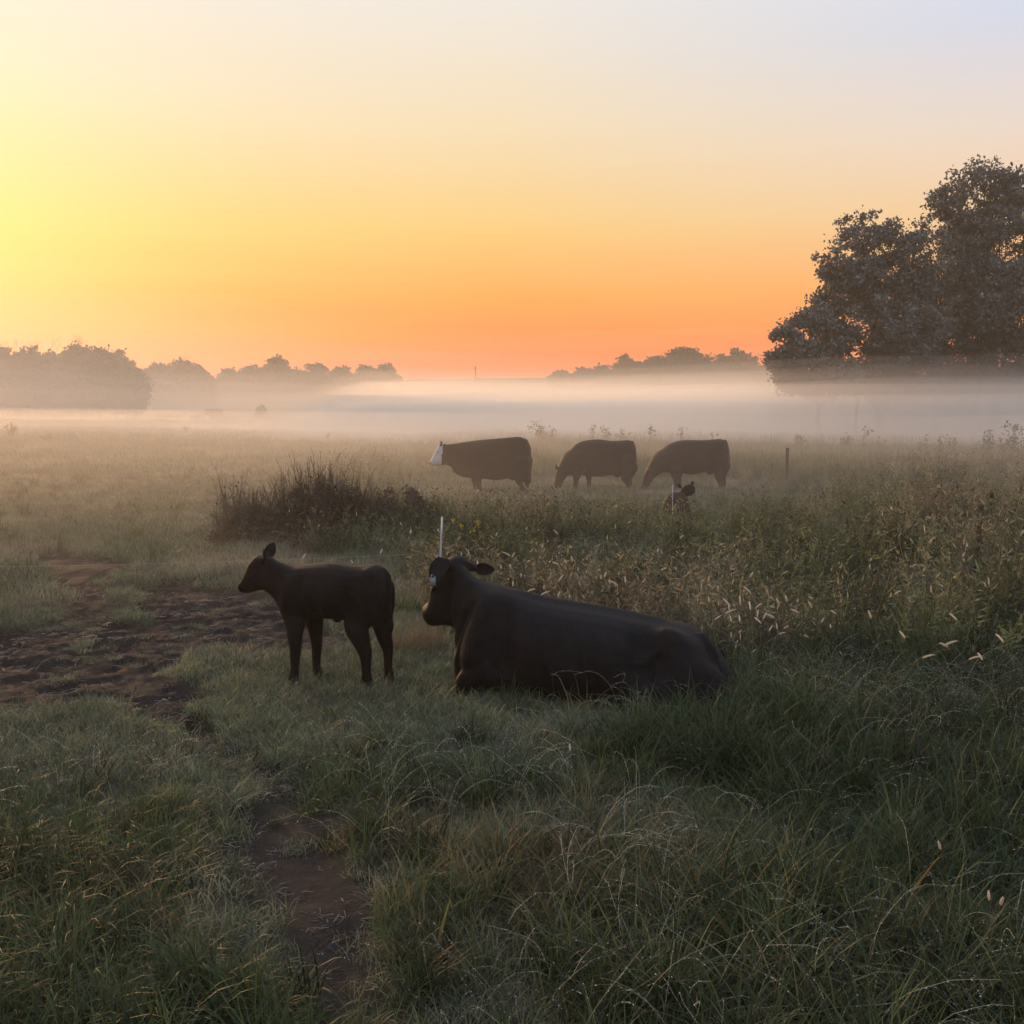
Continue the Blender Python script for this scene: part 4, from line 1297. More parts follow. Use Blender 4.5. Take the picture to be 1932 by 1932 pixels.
for i, (px, py, grp) in enumerate(FOXPX):
    dv = ray(px, py); sl_ = -dv.z / dv.y
    hh = {'near': 0.42, 'low': 0.5, 'thicket': 0.55}.get(grp, 0.56) + 0.1 * (rng.random() - 0.5)
    Yd = (CAM_H - hh) / sl_
    if grp in ('behind', 'beside'):
        Yd = max(Yd, 7.7 if px < 1300 else 7.0)
    p = at_depth(px, py, Yd)
    z0 = gz(p.x, p.y)
    hh = max(p.z - z0, 0.25)
    st, hd = FOX[3] if grp == 'low' else FOX[(1, 6, 4)[i % 3]] if grp == 'near' else FOX[int(rng.integers(0, 8))]
    a = empty('foxtail', (0, 0, z0), rng.random() * 6.28)
    k = hh / 0.66
    tipx = {0: .05}.get(0)
    ob1 = obj('stem', st, a); ob2 = obj('seed_head', hd, a)
    # stand it so that its head, not its root, is at the point seen
    co = np.zeros(len(hd.vertices) * 3); hd.vertices.foreach_get('co', co)
    c = co.reshape(-1, 3).mean(0)
    k = hh / c[2]
    hk = 1.0 if grp != 'near' else 0.9
    a.scale = (k, k, k)
    off = Vector((c[0] * k, c[1] * k, 0)); off.rotate(Euler((0, 0, a.rotation_euler.z)))
    a.location = (p.x - off.x, p.y - off.y, z0)
    tag(a, FLAB[i][0], 'foxtail grass', FLAB[i][1])

# ------------------------------------------------------------------ thickets, tufts and single weeds
def lump_points(n, boxes, gen):
    """points in a union of ellipsoids (cx,cy,cz,rx,ry,rz), denser toward their skins"""
    w = np.array([b_[3] * b_[4] * b_[5] for b_ in boxes]); w = w / w.sum()
    k = gen.choice(len(boxes), n, p=w)
    d = gen.normal(size=(n, 3)); d /= np.linalg.norm(d, axis=1)[:, None]
    r_ = gen.random(n) ** 0.45
    B_ = np.array(boxes)[k]
    return B_[:, :3] + d * r_[:, None] * B_[:, 3:]

def thicket(name, px0, px1, ptop, Y, label, cat, n_stalk, n_leaf, hvar, matS, matL, seed, leaf=0.034, dep=0.8):
    g = g_(seed)
    a0, a1 = at_depth(px0, 1000, Y), at_depth(px1, 1000, Y)
    cx, w = (a0.x + a1.x) / 2, (a1.x - a0.x) / 2
    t_ = empty(name, (cx, Y, gz(cx, Y)))
    zt = at_depth(px0, ptop, Y).z - gz(cx, Y)
    x = (g.random(n_stalk) * 2 - 1); yy = g.normal(size=n_stalk) * 0.45
    prof = np.clip(1 - np.abs(x) ** 1.9, 0, 1) ** 0.7 * (0.55 + 0.72 * fbm(x * 4 + seed, x * 0 + 3, 3))
    mb = MB()
    for i in range(n_stalk):
        h = zt * prof[i] * (hvar[0] + (hvar[1] - hvar[0]) * g.random() ** 1.5) * max(0.3, 1 - yy[i] ** 2 * 0.5)
        r0 = np.array([x[i] * w * 0.95, yy[i] * dep, -0.03])
        ln = np.array([g.normal() * .14 + x[i] * .18, g.normal() * .12, 1.0]); bd = np.array([g.normal() * .1, g.normal() * .1, 0])
        pts = [r0 + ln * h * f + bd * h * f * f for f in (0, .35, .7, 1)]
        tube(mb, pts, [.006, .005, .004, .0022], 3, cap=False)
        for _ in range(3):
            f = .5 + .5 * g.random(); c = r0 + ln * h * f + bd * h * f * f
            e = np.array([g.normal(), g.normal(), 1.2]); e /= np.linalg.norm(e); l_ = .05 + .13 * g.random()
            tube(mb, [c, c + e * l_], [.003, .0016], 3, cap=False)
    obj('stalks', mb.mesh('stalks', matS), t_)
    lb = MB()
    nl = n_leaf
    x = (g.random(nl) * 2 - 1); yy = g.normal(size=nl) * .45
    prof = np.clip(1 - np.abs(x) ** 1.8, 0, 1) ** .8 * (.34 + .9 * fbm(x * 4 + seed, x * 0 + 3, 3)) * np.clip(1 - yy ** 2 * .4, .3, 1)
    zz = zt * prof * g.random(nl) ** .7 * 0.92
    cpt = np.stack([x * w, yy * dep, zz], 1)
    keep = fbm(cpt[:, 0] * 6 + 30, cpt[:, 2] * 6 + seed, 2) + .12 * g.normal(size=nl) > .47
    v, q = leaf_cards(cpt[keep], leaf, g, 2.2)
    lb.add(v, q)
    obj('foliage', lb.mesh('foliage', matL), t_)
    tag(t_, label, cat)
    return t_
thicket('weed_thicket', 400, 770, 876, 15.6, 'dense dark reddish thicket of tall weeds with spiky tops', 'thicket', 1700, 12000, (.5, 1.2), M_THICKET, M_THICKLEAF, 11)
thicket('bramble_bush', 630, 880, 903, 15.9, 'lower leafy dark bramble adjoining the spiky thicket', 'bush', 420, 9000, (.4, 1.1), M_THICKET, M_THICKLEAF, 12, .03)
thicket('weed_tuft', 395, 490, 885, 16.6, 'sparse brown weeds at the open end of the thicket', 'weeds', 130, 500, (.5, 1.1), M_THICKET, M_THICKLEAF, 13, .03)
thicket('green_bush', 1150, 1290, 1040, 10.2, 'low dark green bush in the weeds above the lying cow', 'bush', 120, 3200, (.5, 1.0), M_WEED, M_GREENLEAF, 14, .035, .4)
thicket('goldenrod', 830, 920, 995, 11.8, 'leafy green weed with yellow flowers right of the white stake', 'wildflower', 60, 900, (.5, 1.0), M_WEED, M_GREENLEAF, 15, .03, .3)
thicket('grey_bush', 1350, 1490, 990, 13.2, 'pale grey-green rounded weed clump right of the foxtails', 'bush', 150, 3600, (.5, 1.0), M_WEED, simple_mat('grey_leaf', (.09, .088, .058), .6, (.07, .065, .045), 5.0, trans=.25), 16, .032, .4)
thicket('dark_bush', 1820, 1950, 990, 13.5, 'dark green bush under the two mullein spikes', 'bush', 200, 4200, (.5, 1.0), M_WEED, M_GREENLEAF, 17, .04, .5)
# yellow flowers of the goldenrod
gr_ = [o_ for o_ in COL.objects if o_.name.startswith('goldenrod')][0]
g = g_(21)
mb = MB()
for fx_, fz in ((-.12, .72), (-.02, .66), (.10, .60), (.16, .70)):
    cpt = np.array([fx_, -.12, fz]) + g.normal(size=(16, 3)) * .018
    v, q = leaf_cards(cpt, .014, g, 1.2)
    mb.add(v, q)
obj('flowers', mb.mesh('flowers', M_YELLOW), gr_)

# rust-coloured dry tuft between calf and cow
g = g_(31)
p = ray(785, 1235); k = CAM_H / -p.z
t_ = empty('dry_tuft', (p.x * k, p.y * k + .1, gz(p.x * k, p.y * k)))
mb = MB()
v, q = blades(380, (.14, .40), (.002, .0042), .22, (.02, .5), (.2, 1.5), 5, g)
v = v * np.array([1, 1, 1.0]); mb.add(v, q)
obj('blades', mb.mesh('blades', M_RUST), t_)
tag(t_, 'rusty dry grass tuft between the calf and the lying cow', 'grass tuft')
p = ray(700, 1160); k = CAM_H / -p.z

# dead orange and yellow blades in the front
def blade_thing(name, px, py, Y, L, lean, a, mat, w, label, cat='leaf blade'):
    p = at_depth(px, py, Y); z0 = gz(p.x, p.y)
    pts = []
    h = max(p.z - z0, .08)
    n = 7; v = []
    for i in range(n + 1):
        f = i / n
        c = np.array([math.cos(a) * lean * f ** 1.6, math.sin(a) * lean * f ** 1.6, h * f - .01])
        ww = w * (1 - f ** 2) * .5 + .0004
        s = np.array([-math.sin(a + .9), math.cos(a + .9), 0])
        v += [c - s * ww, c + s * ww + np.array([0, 0, .001])]
    q = [[2 * i, 2 * i + 1, 2 * i + 3, 2 * i + 2] for i in range(n)]
    mb = MB(); mb.add(v, q)
    o_ = obj(name, mb.mesh(name, mat), None, (p.x - math.cos(a) * lean, p.y - math.sin(a) * lean, z0))
    tag(o_, label, cat)
blade_thing('dead_blade', 1836, 1412, 4.9, .3, .05, 2.8, M_ORANGE, .012, 'bright orange dead blade in dark grass at the right', 'dead leaf')
blade_thing('dead_blade', 1772, 1612, 3.75, .3, .14, 0.2, M_ORANGE, .012, 'ochre dead blade lying under the front foxtail', 'dead leaf')
blade_thing('dead_blade', 1845, 1890, 3.15, .3, .06, 2.6, M_ORANGE, .014, 'orange-red dead blade in the bottom right corner grass', 'dead leaf')
blade_thing('dead_blade', 1360, 1850, 3.25, .3, .03, 1.6, M_ORANGE, .010, 'slim orange dead blade low in the front grass', 'dead leaf')
blade_thing('yellow_blade', 125, 1770, 3.35, .3, .04, .3, M_YGREEN, .014, 'yellow-green upright blade in the lower left grass', 'grass blade')
blade_thing('yellow_blade', 850, 1690, 3.45, .3, .05, .4, M_YGREEN, .014, 'yellow-green upright blade right of the track', 'grass blade')
blade_thing('yellow_blade', 1815, 1740, 3.45, .3, .12, .5, M_YGREEN, .016, 'yellow leaning blade at the lower right', 'grass blade')

def weed_plant(px, ptop, Y, label, cat='weed', group=None, seed=0, spread=.35, leaf=.06, n_leaf=160, nst=4, spike=False, mat=None, hmin=.5):
    g = g_(seed)
    p = at_depth(px, ptop, Y); z0 = gz(p.x, p.y); h = max(p.z - z0, hmin)
    t_ = empty('weed' if not spike else 'mullein', (p.x, p.y, z0))
    mb = MB(); cl = []
    for s in range(nst):
        hh = h * (1 if s == 0 else .5 + .45 * g.random()); a = g.random() * 6.28
        ln = np.array([math.cos(a), math.sin(a), 0]) * (0.03 if s == 0 else spread * g.random())
        pts = [np.array([0, 0, -.03]) + np.array([0, 0, hh]) * f + ln * f ** 1.4 for f in np.linspace(0, 1, 5)]
        tube(mb, pts, np.linspace(.014, .005, 5) * (Y / 60 if Y > 40 else .6), 4, cap=False)
        for _ in range(3 if not spike else 0):
            f = .4 + .5 * g.random(); c = np.array([0, 0, hh]) * f + ln * f ** 1.4
            e = np.array([g.normal(), g.normal(), .9]) * h * .16
            tube(mb, [c, c + e], [.008 * Y / 60, .004 * Y / 60], 3, cap=False)
            cl.append(c + e)
        cl += [pts[-1], pts[-2], pts[-3]]
    obj('stem', mb.mesh('stem', M_TWIG), t_)
    cl = np.array(cl)
    cpt = cl[g.integers(0, len(cl), n_leaf)] + g.normal(size=(n_leaf, 3)) * h * .055
    cpt[:, 2] = np.maximum(cpt[:, 2], .02)
    v, q = leaf_cards(cpt, leaf, g, 1.8)
    lb = MB(); lb.add(v, q)
    obj('foliage', lb.mesh('foliage', mat or M_THICKLEAF), t_)
    tag(t_, label, cat, group)
    return t_
WEEDS = [(1018, 795, 74, 'bushy weed on the crest above the white-faced cow', 240, .5), (1042, 806, 75, 'short weed beside the bushy one on the crest', 90, .3), (1118, 803, 74, 'thin weed on the crest above the middle cow', 70, .2),
         (1145, 806, 76, 'low clump on the crest left of the rightmost cow', 150, .5), (1175, 808, 76, 'low misty weed on the crest right of the middle cow', 110, .4), (1226, 805, 73, 'slim dark weed on the crest over the rightmost cow', 110, .12),
         (1286, 806, 74, 'faint upright weed on the crest past the rightmost cow', 80, .12), (1345, 818, 72, 'small weed on the crest right of the grazing cows', 60, .12), (1512, 822, 68, 'rounded pale weed on the crest above the wooden post', 220, .5),
         (1600, 820, 66, 'broad pale weed on the crest right of the post', 260, .6), (1631, 809, 64, 'tall dark spindly weed on the misty crest', 110, .1), (1658, 824, 66, 'low weed right of the spindly one', 120, .4),
         (1745, 820, 62, 'twiggy weed with open branches on the right crest', 80, .5), (1775, 822, 60, 'drooping weed on the right crest', 110, .4), (1800, 826, 62, 'low weed right of the drooping one', 130, .4),
         (1864, 813, 56, 'dark bushy weed second from the right on the crest', 230, .25), (1916, 804, 54, 'tallest dark weed near the right edge of the crest', 260, .25), (1890, 828, 58, 'low weed between the two dark ones', 150, .4),
         (22, 800, 62, 'large twiggy weed on the left of the field', 200, .7), (352, 812, 76, 'tiny rounded weed on the left crest', 70, .3), (95, 822, 60, 'low green weed on the left of the field', 140, .6), (620, 818, 70, 'tiny weed on the crest left of the cows', 70, .3)]
for i, (px, pt, Yw, lab, nl, spd) in enumerate(WEEDS):
    weed_plant(px, pt, Yw * (.80 if px > 900 else .9), lab, 'weed', 'weeds along the misty crest', 900 + i, spd, .065, nl, 5 if spd > .2 else 2)
# mullein spikes on the right
for i, (px, pt, Yw, lab) in enumerate(((1871, 924, 15.8, 'taller of the two dark mullein spikes'), (1853, 950, 15.6, 'shorter of the two dark mullein spikes'))):
    p = at_depth(px, pt, Yw); z0 = gz(p.x, p.y); h = p.z - z0
    t_ = empty('mullein', (p.x, p.y, z0))
    mb = MB(); tube(mb, [(0, 0, -.02), (.01, 0, h * .6), (0, 0, h)], [.012, .01, .005], 5)
    obj('stem', mb.mesh('stem', M_TWIG), t_)
    g = g_(950 + i)
    z = h * (.45 + .5 * g.random(500)); r_ = .045 * np.sin(np.clip((z / h - .40) / .58, 0, 1) * np.pi) ** .5 * g.random(500) ** .5; a = g.random(500) * 6.28
    v, q = leaf_cards(np.stack([r_ * np.cos(a), r_ * np.sin(a), z], 1), .026, g, 1.4)
    mb = MB(); mb.add(v, q); obj('seed_spike', mb.mesh('seed_spike', M_THICKLEAF), t_)
    tag(t_, lab + ' over the dark bush', 'mullein')

# ------------------------------------------------------------------ trees
def branch(mb, a, b_, r0, r1, gen, n=5, wob=.08):
    a, b_ = np.asarray(a, float), np.asarray(b_, float)
    L = np.linalg.norm(b_ - a)
    pts = [a + (b_ - a) * f + gen.normal(size=3) * wob * L * math.sin(f * math.pi) * .5 for f in np.linspace(0, 1, n)]
    tube(mb, pts, np.linspace(r0, r1, n), 6, cap=False)
    return pts

def tree(name, Y, lobes, trunk_px, label, cat='tree', group=None, seed=0, leaf=.2, dens=55, mat=None, trunk_r=.35, clump=.55, bare=0, base_z=None, low=False):
    """lobes: crown masses as seen (px, py, rx, ry in 1932-px units); each becomes a rounded mass with real depth"""
    g = g_(seed)
    mpp = Y / F
    bx = at_depth(trunk_px, 800, Y).x
    z0 = gz(bx, Y) if base_z is None else base_z
    t_ = empty(name, (bx, Y, z0))
    L = []
    for (px, py, rx, ry) in lobes:
        p = at_depth(px, py, Y)
        rX, rZ = rx * mpp, ry * mpp
        rY = (rX * .55 + rZ * .45)
        L.append((p.x - bx, g.normal() * rY * .25, p.z - z0, rX, rY, rZ))
    L = np.array(L)
    # boughs first: a trunk, limbs to each mass, twigs out to leaf clumps
    mb = MB()
    top = L[:, 2].max() * .55
    tp = branch(mb, (0, 0, -.3), (g.normal() * .3, g.normal() * .3, max(top, 1.0)), trunk_r, trunk_r * .45, g, 7, .04)
    cents, ctype = [], []
    for (cx, cyy, cz, rX, rY, rZ) in L:
        zb = min(max(cz - rZ * 1.1, .8), top * .9)
        root = np.array(tp[min(len(tp) - 1, max(1, int(zb / max(top, .1) * (len(tp) - 1))))])
        lb = branch(mb, root, (cx, cyy, cz), trunk_r * .42, trunk_r * .14, g, 6, .12)
        vol = rX * rY * rZ * 4.19
        nC = int(max(10, min(340, (rX * rZ * 3.14) / (clump * clump) * 3.0)))
        d = g.normal(size=(nC, 3)); d /= np.linalg.norm(d, axis=1)[:, None]
        rr = .35 + .65 * g.random(nC) ** .5
        cc = np.array([cx, cyy, cz]) + d * rr[:, None] * np.array([rX, rY, rZ]) * (.78 + .40 * g.random(nC))[:, None]
        hole = fbm((cc[:, 0] + bx) * .95, (cc[:, 2] + z0) * .95 + 3, 2)
        gap = np.zeros(nC, bool)
        if not low:
            # real openings between and inside the crowns of the grove
            for gx, gy, grx, gry in ((1612, 640, 24, 52), (1757, 455, 20, 58), (1838, 385, 30, 13), (1900, 455, 26, 26), (1770, 560, 13, 30), (1690, 590, 12, 14), (1905, 560, 22, 16), (1530, 640, 26, 12), (1735, 700, 20, 14)):
                gp = at_depth(gx, gy, Y)
                gap |= (((cc[:, 0] + bx - gp.x) / (grx * mpp)) ** 2 + ((cc[:, 2] + z0 - gp.z) / (gry * mpp)) ** 2 < 1) & (g.random(nC) < .88)
        cc = cc[~gap & ((hole > (.40 if not low and cz > 5.5 else .2)) | (g.random(nC) < .04))]
        nC = len(cc)
        if not low:
            cc[:, 2] = np.maximum(cc[:, 2], 3.5 + 1.8 * g.random(nC))
        else:
            cc[:, 2] = np.maximum(cc[:, 2], .2 + .5 * g.random(nC))
        for j in range(0, nC, 3):
            s = lb[g.integers(2, len(lb))]
            tube(mb, [s, s * .5 + cc[j] * .5 + g.normal(size=3) * .15, cc[j]], [trunk_r * .10, trunk_r * .06, trunk_r * .02], 4, cap=False)
        cents.append(cc)
    for _ in range(bare):
        j = int(np.argmax(L[:, 2])) if g.random() < .6 else g.integers(0, len(L)); cx, cyy, cz, rX, rY, rZ = L[j]
        s = np.array([cx + g.normal() * rX * .5, cyy, cz + rZ * .6]); e = s + np.array([g.normal() * .5, g.normal() * .3, rZ * (.5 + .5 * g.random())])
        pts = branch(mb, s, e, trunk_r * .16, trunk_r * .06, g, 5, .1)
        for q_ in range(5):
            f = pts[g.integers(1, 5)]
            tube(mb, [f, f + np.array([g.normal() * .5, g.normal() * .3, .5 + .5 * g.random()])], [trunk_r * .08, trunk_r * .03], 3, cap=False)
    obj('trunk', mb.mesh('trunk', M_BARK), t_)
    cc = np.concatenate(cents)
    n = dens
    sz = clump * (.55 + .7 * g.random(len(cc)))
    pos = np.repeat(cc, n, 0) + g.normal(size=(len(cc) * n, 3)) * np.repeat(sz, n)[:, None] * np.array([.48, .48, .38])
    v, q = leaf_cards(pos, leaf, g, 1.5)
    lb = MB(); lb.add(v, q)
    obj('crown', lb.mesh('crown', mat or M_LEAF), t_)
    tag(t_, label, cat, group)
    return t_

# the big trees on the right
tree('oak_tree', 88, [(1500, 650, 52, 46), (1545, 640, 55, 60), (1480, 690, 30, 30), (1560, 700, 60, 34), (1520, 610, 40, 24), (1600, 690, 30, 26), (1500, 715, 42, 30), (1560, 728, 56, 30), (1470, 660, 26, 40), (1530, 680, 60, 50)], 1545,
     'small leafy tree at the open end of the big grove', group='grove of tall trees on the right', seed=41, dens=38, trunk_r=.22, clump=.6)
tree('oak_tree', 90, [(1640, 450, 58, 45), (1600, 520, 62, 60), (1660, 540, 90, 80), (1570, 600, 60, 60), (1650, 630, 90, 70), (1720, 480, 60, 55), (1730, 600, 70, 80), (1640, 690, 60, 40), (1710, 690, 60, 40), (1620, 728, 56, 32), (1700, 732, 66, 32), (1590, 660, 60, 50), (1660, 690, 70, 50)], 1655,
     'broad round-topped tree in the middle of the grove', group='grove of tall trees on the right', seed=42, dens=46, trunk_r=.38, clump=.7)
tree('oak_tree', 93, [(1860, 360, 85, 48), (1810, 420, 50, 60), (1890, 450, 100, 80), (1800, 530, 60, 70), (1900, 580, 110, 90), (1820, 640, 70, 60), (1930, 690, 70, 40), (1840, 700, 50, 36), (1770, 385, 26, 30), (1960, 400, 80, 60), (1800, 730, 56, 30), (1880, 732, 76, 32), (1960, 722, 66, 46), (1850, 600, 80, 80), (1880, 520, 80, 80)], 1870,
     'tallest tree of the grove, cut by the right edge', group='grove of tall trees on the right', seed=43, dens=46, trunk_r=.42, clump=.75)
tree('oak_tree', 96, [(1760, 620, 70, 70), (1755, 530, 36, 50), (1770, 690, 50, 40), (1780, 590, 60, 80), (1760, 725, 50, 24)], 1770,
     'slender tree in the gap between the two tall crowns', group='grove of tall trees on the right', seed=44, dens=40, trunk_r=.3, clump=.7)
tree('oak_tree', 90, [(2060, 420, 100, 90), (2050, 560, 120, 110), (2060, 670, 100, 70)], 2060,
     'tree mostly outside the right edge', group='grove of tall trees on the right', seed=45, dens=36, trunk_r=.4, clump=.8)
tree('sapling', 84, [(1615, 735, 14, 22), (1620, 715, 12, 14)], 1617, 'thin sapling trunk under the grove', group='grove of tall trees on the right', seed=46, dens=20, trunk_r=.16, clump=.4)

# wood on the left
LW = [(-60, 655, 55), (5, 660, 42), (55, 664, 40), (105, 668, 38), (152, 656, 38), (190, 662, 36), (222, 664, 32), (250, 690, 26), (238, 730, 28)]
LWL = ['wood tree cut by the left edge', 'spiky-topped wood tree hard against the left edge', 'second spiky-topped tree of the left wood', 'low middle tree of the left wood', 'bare-twigged tall tree of the left wood',
       'rounded tree of the left wood beside the bare-twigged one', 'rounded tree near the open end of the left wood', 'drooping outer tree of the left wood', 'low bushy tree at the foot of the left wood']
for i, (px, pt, w) in enumerate(LW):
    h = 772 - pt
    lob = [(px, pt + h * .22, w * .8, h * .24), (px - w * .3, pt + h * .5, w * .95, h * .34), (px + w * .3, pt + h * .55, w * .9, h * .34), (px, pt + h * .82, w * 1.05, h * .26)]
    tree('wood_tree', 140 + 6 * math.sin(i * 2.3), lob, px, LWL[i], group='wood on the left', seed=60 + i, leaf=.34, dens=30, mat=M_LEAF_FAR, trunk_r=.2, clump=.75,
         bare=9 if i in (1, 2, 4) else (4 if i in (0, 3) else 0), low=True)
# trees further back, one beyond another into the mist
BW = [(300, 688, 26, 196, 'rounded tree just past the end of the left wood', 3), (343, 681, 26, 198, 'bare-topped tall tree in the second clump', 8), (375, 692, 24, 200, 'tree at the sloping end of the second clump', 3), (325, 705, 30, 194, 'low front tree of the second clump', 0),
      (432, 697, 20, 236, 'first low tree of the misty third clump', 2), (470, 693, 26, 238, 'broad tree left of the domed one', 0), (524, 676, 24, 240, 'domed tree standing above its misty neighbours', 0), (560, 697, 22, 242, 'faint tree right of the domed one', 2),
      (600, 689, 22, 246, 'faint misty tree left of the pale gap', 1), (645, 691, 24, 248, 'pale misty tree in the middle of the faint row', 2), (690, 692, 24, 250, 'pale misty tree near the end of the faint row', 2), (728, 690, 22, 252, 'last fine-twigged tree of the faint row', 3)]
for i, (px, pt, w, Yt, lab, br) in enumerate(BW):
    h = 762 - pt if Yt < 215 else 752 - pt
    lob = [(px, pt + h * .25, w * .8, h * .26), (px - w * .4, pt + h * .55, w * .9, h * .36), (px + w * .4, pt + h * .6, w * .9, h * .36), (px, pt + h * .85, w * 1.2, h * .25)]
    tree('wood_tree', Yt, lob, px, lab, group='misty trees behind the left wood', seed=80 + i, leaf=.5, dens=24, mat=M_LEAF_FAR, trunk_r=.2, clump=.9, bare=br, low=True)
# trees along the hill at centre right
HW = [(1060, 702, 20, 'faint first tree of the hill row', 0), (1100, 698, 20, 'faint low tree second on the hill', 0), (1140, 691, 24, 'low flat tree on the hill', 0), (1180, 672, 15, 'small open-crowned tree standing up on the hill', 2), (1205, 681, 18, 'low tree between the open-crowned one and the dome', 0),
      (1240, 675, 24, 'tree at the shoulder of the hill dome', 0), (1290, 657, 34, 'broad domed tree highest on the hill', 0), (1325, 670, 24, 'tree right of the broad dome', 0), (1365, 672, 22, 'tree in the dip right of the dome', 0), (1390, 662, 16, 'knobbly tree at the right of the hill', 2),
      (1415, 672, 20, 'tree sloping down to the big grove', 1), (1440, 690, 18, 'lowest hill tree beside the big grove', 0)]
for i, (px, pt, w, lab, br) in enumerate(HW):
    h = 730 - pt
    lob = [(px, pt + h * .25, w * .85, h * .26), (px - w * .5, pt + h * .55, w * .9, h * .36), (px + w * .5, pt + h * .55, w * .9, h * .36), (px, pt + h * .85, w * 1.3, h * .3)]
    tree('hill_tree', 262, lob, px, lab, group='trees along the misty hill', seed=100 + i, leaf=.5, dens=24, mat=M_LEAF_FAR, trunk_r=.2, clump=.9, bare=br, low=True)

# far pole on the skyline
p = at_depth(897, 690, 275); z0 = gz(p.x, p.y)
t_ = empty('utility_pole', (p.x, p.y, z0))
mb = MB(); tube(mb, [(0, 0, -.5), (0, 0, p.z - z0)], [.17, .13], 8); obj('pole', mb.mesh('pole', M_WOOD), t_)
mb = MB(); tube(mb, [(-.7, 0, p.z - z0 - .7), (.7, 0, p.z - z0 - .7)], [.07, .07], 4); obj('crossarm', mb.mesh('crossarm', M_WOOD), t_)
tag(t_, 'thin utility pole on the skyline in the middle of the mist', 'utility pole')

# farm things half lost in the mist on the left
p = at_depth(403, 775, 138); zz = gz(p.x, 138)
t_ = empty('flatbed_truck', (p.x, 138, zz), R(4))
def boxm(mb, x0, x1, y0, y1, z0, z1, m=0, tx=0.0):
    v = [(x0, y0, z0), (x1, y0, z0), (x1, y1, z0), (x0, y1, z0), (x0 + tx, y0 + .05, z1), (x1 - tx, y0 + .05, z1), (x1 - tx, y1 - .05, z1), (x0 + tx, y1 - .05, z1)]
    mb.add(v, [[0, 3, 2, 1], [4, 5, 6, 7], [0, 1, 5, 4], [1, 2, 6, 5], [2, 3, 7, 6], [3, 0, 4, 7]], None, m)
mb = MB(); boxm(mb, -.4, 2.9, -.95, .95, .6, 1.25); obj('bed', mb.mesh('bed', M_TRUCK), t_)
mb = MB(); boxm(mb, -1.1, 1.2, -.9, .9, 1.2, 2.1, 0, .25); c_ = obj('cab', mb.mesh('cab', M_TRUCK), t_)
mb = MB(); boxm(mb, -.7, .8, -.93, -.86, 1.4, 1.95, 0, .1); obj('window', mb.mesh('window', M_GLASS), c_)
mb = MB(); boxm(mb, -3.0, -1.0, -.9, .9, .55, 1.3, 0, .15); obj('hood', mb.mesh('hood', M_TRUCK), t_)
for wx in (-2.1, 1.8):
    for wy in (-.85, .85):
        mb = MB(); tube(mb, [(wx, wy - .12, .42), (wx, wy + .12, .42)], [.42, .42], 14); obj('wheel', mb.mesh('wheel', M_TYRE), t_)
tag(t_, 'vague dark vehicle half hidden in mist beyond the left field', 'vehicle')
p = at_depth(318, 780, 136); zz = gz(p.x, 136)
t_ = empty('feed_trough', (p.x, 136, zz))
mb = MB(); boxm(mb, -1.4, 1.5, -.6, .6, .45, 1.2, 0, -.08); obj('tub', mb.mesh('tub', M_TRUCK), t_)
for lx in (-1.2, 1.3):
    for ly in (-.5, .5):
        mb = MB(); tube(mb, [(lx, ly, -.1), (lx, ly, 1.5 if lx < 0 else .5)], [.06, .06], 5); obj('leg', mb.mesh('leg', M_DARKMETAL), t_)
tag(t_, 'vague dark trough shape in mist left of the vehicle', 'trough')
for px, pt, Yb, w, lab in ((632, 764, 140, 1.2, 'dark round hay bale shape in mist right of the vehicle'), (493, 764, 142, .8, 'small faint bush in mist right of the vehicle')):
    p = at_depth(px, pt, Yb); zz = gz(p.x, Yb); h = max(p.z - zz, 1.0)
    if 'bale' in lab:
        mb = MB(); n_ = 22
        tube(mb, [(-w, 0, h * .5), (-w * .97, 0, h * .5), (w * .97, 0, h * .5), (w, 0, h * .5)], [h * .46, h * .5, h * .5, h * .46], n_)
        o_ = obj('hay_bale', mb.mesh('hay_bale', M_HAY, True), None, (p.x, Yb, zz)); tag(o_, lab, 'hay bale')
    else:
        g = g_(77); t_ = empty('bush', (p.x, Yb, zz))
        mb = MB()
        for _ in range(7):
            branch(mb, (0, 0, -.1), (g.normal() * w * .5, g.normal() * w * .4, h * (.5 + .4 * g.random())), .05, .02, g, 4)
        obj('stem', mb.mesh('stem', M_BARK), t_)
        v, q = leaf_cards(lump_points(500, [(0, 0, h * .5, w, w * .8, h * .5)], g), .28, g)
        mb = MB(); mb.add(v, q); obj('foliage', mb.mesh('foliage', M_LEAF_FAR), t_); tag(t_, lab, 'bush')

# ------------------------------------------------------------------ haze and ground fog
def vol_mat(name, dens, col=(0.995, 0.965, 0.92), g_a=0.62):
    m = bpy.data.materials.new(name)
    m.use_nodes = True
    nt = m.node_tree; nt.nodes.clear()
    o_ = nt.nodes.new('ShaderNodeOutputMaterial')
    pv = nt.nodes.new('ShaderNodeVolumePrincipled')
    pv.inputs['Color'].default_value = (*col, 1)
    pv.inputs['Density'].default_value = dens
    pv.inputs['Density Attribute'].default_value = ''
    pv.inputs['Temperature Attribute'].default_value = ''
    pv.inputs['Anisotropy'].default_value = g_a
    nt.links.new(pv.outputs[0], o_.inputs['Volume'])
    return m

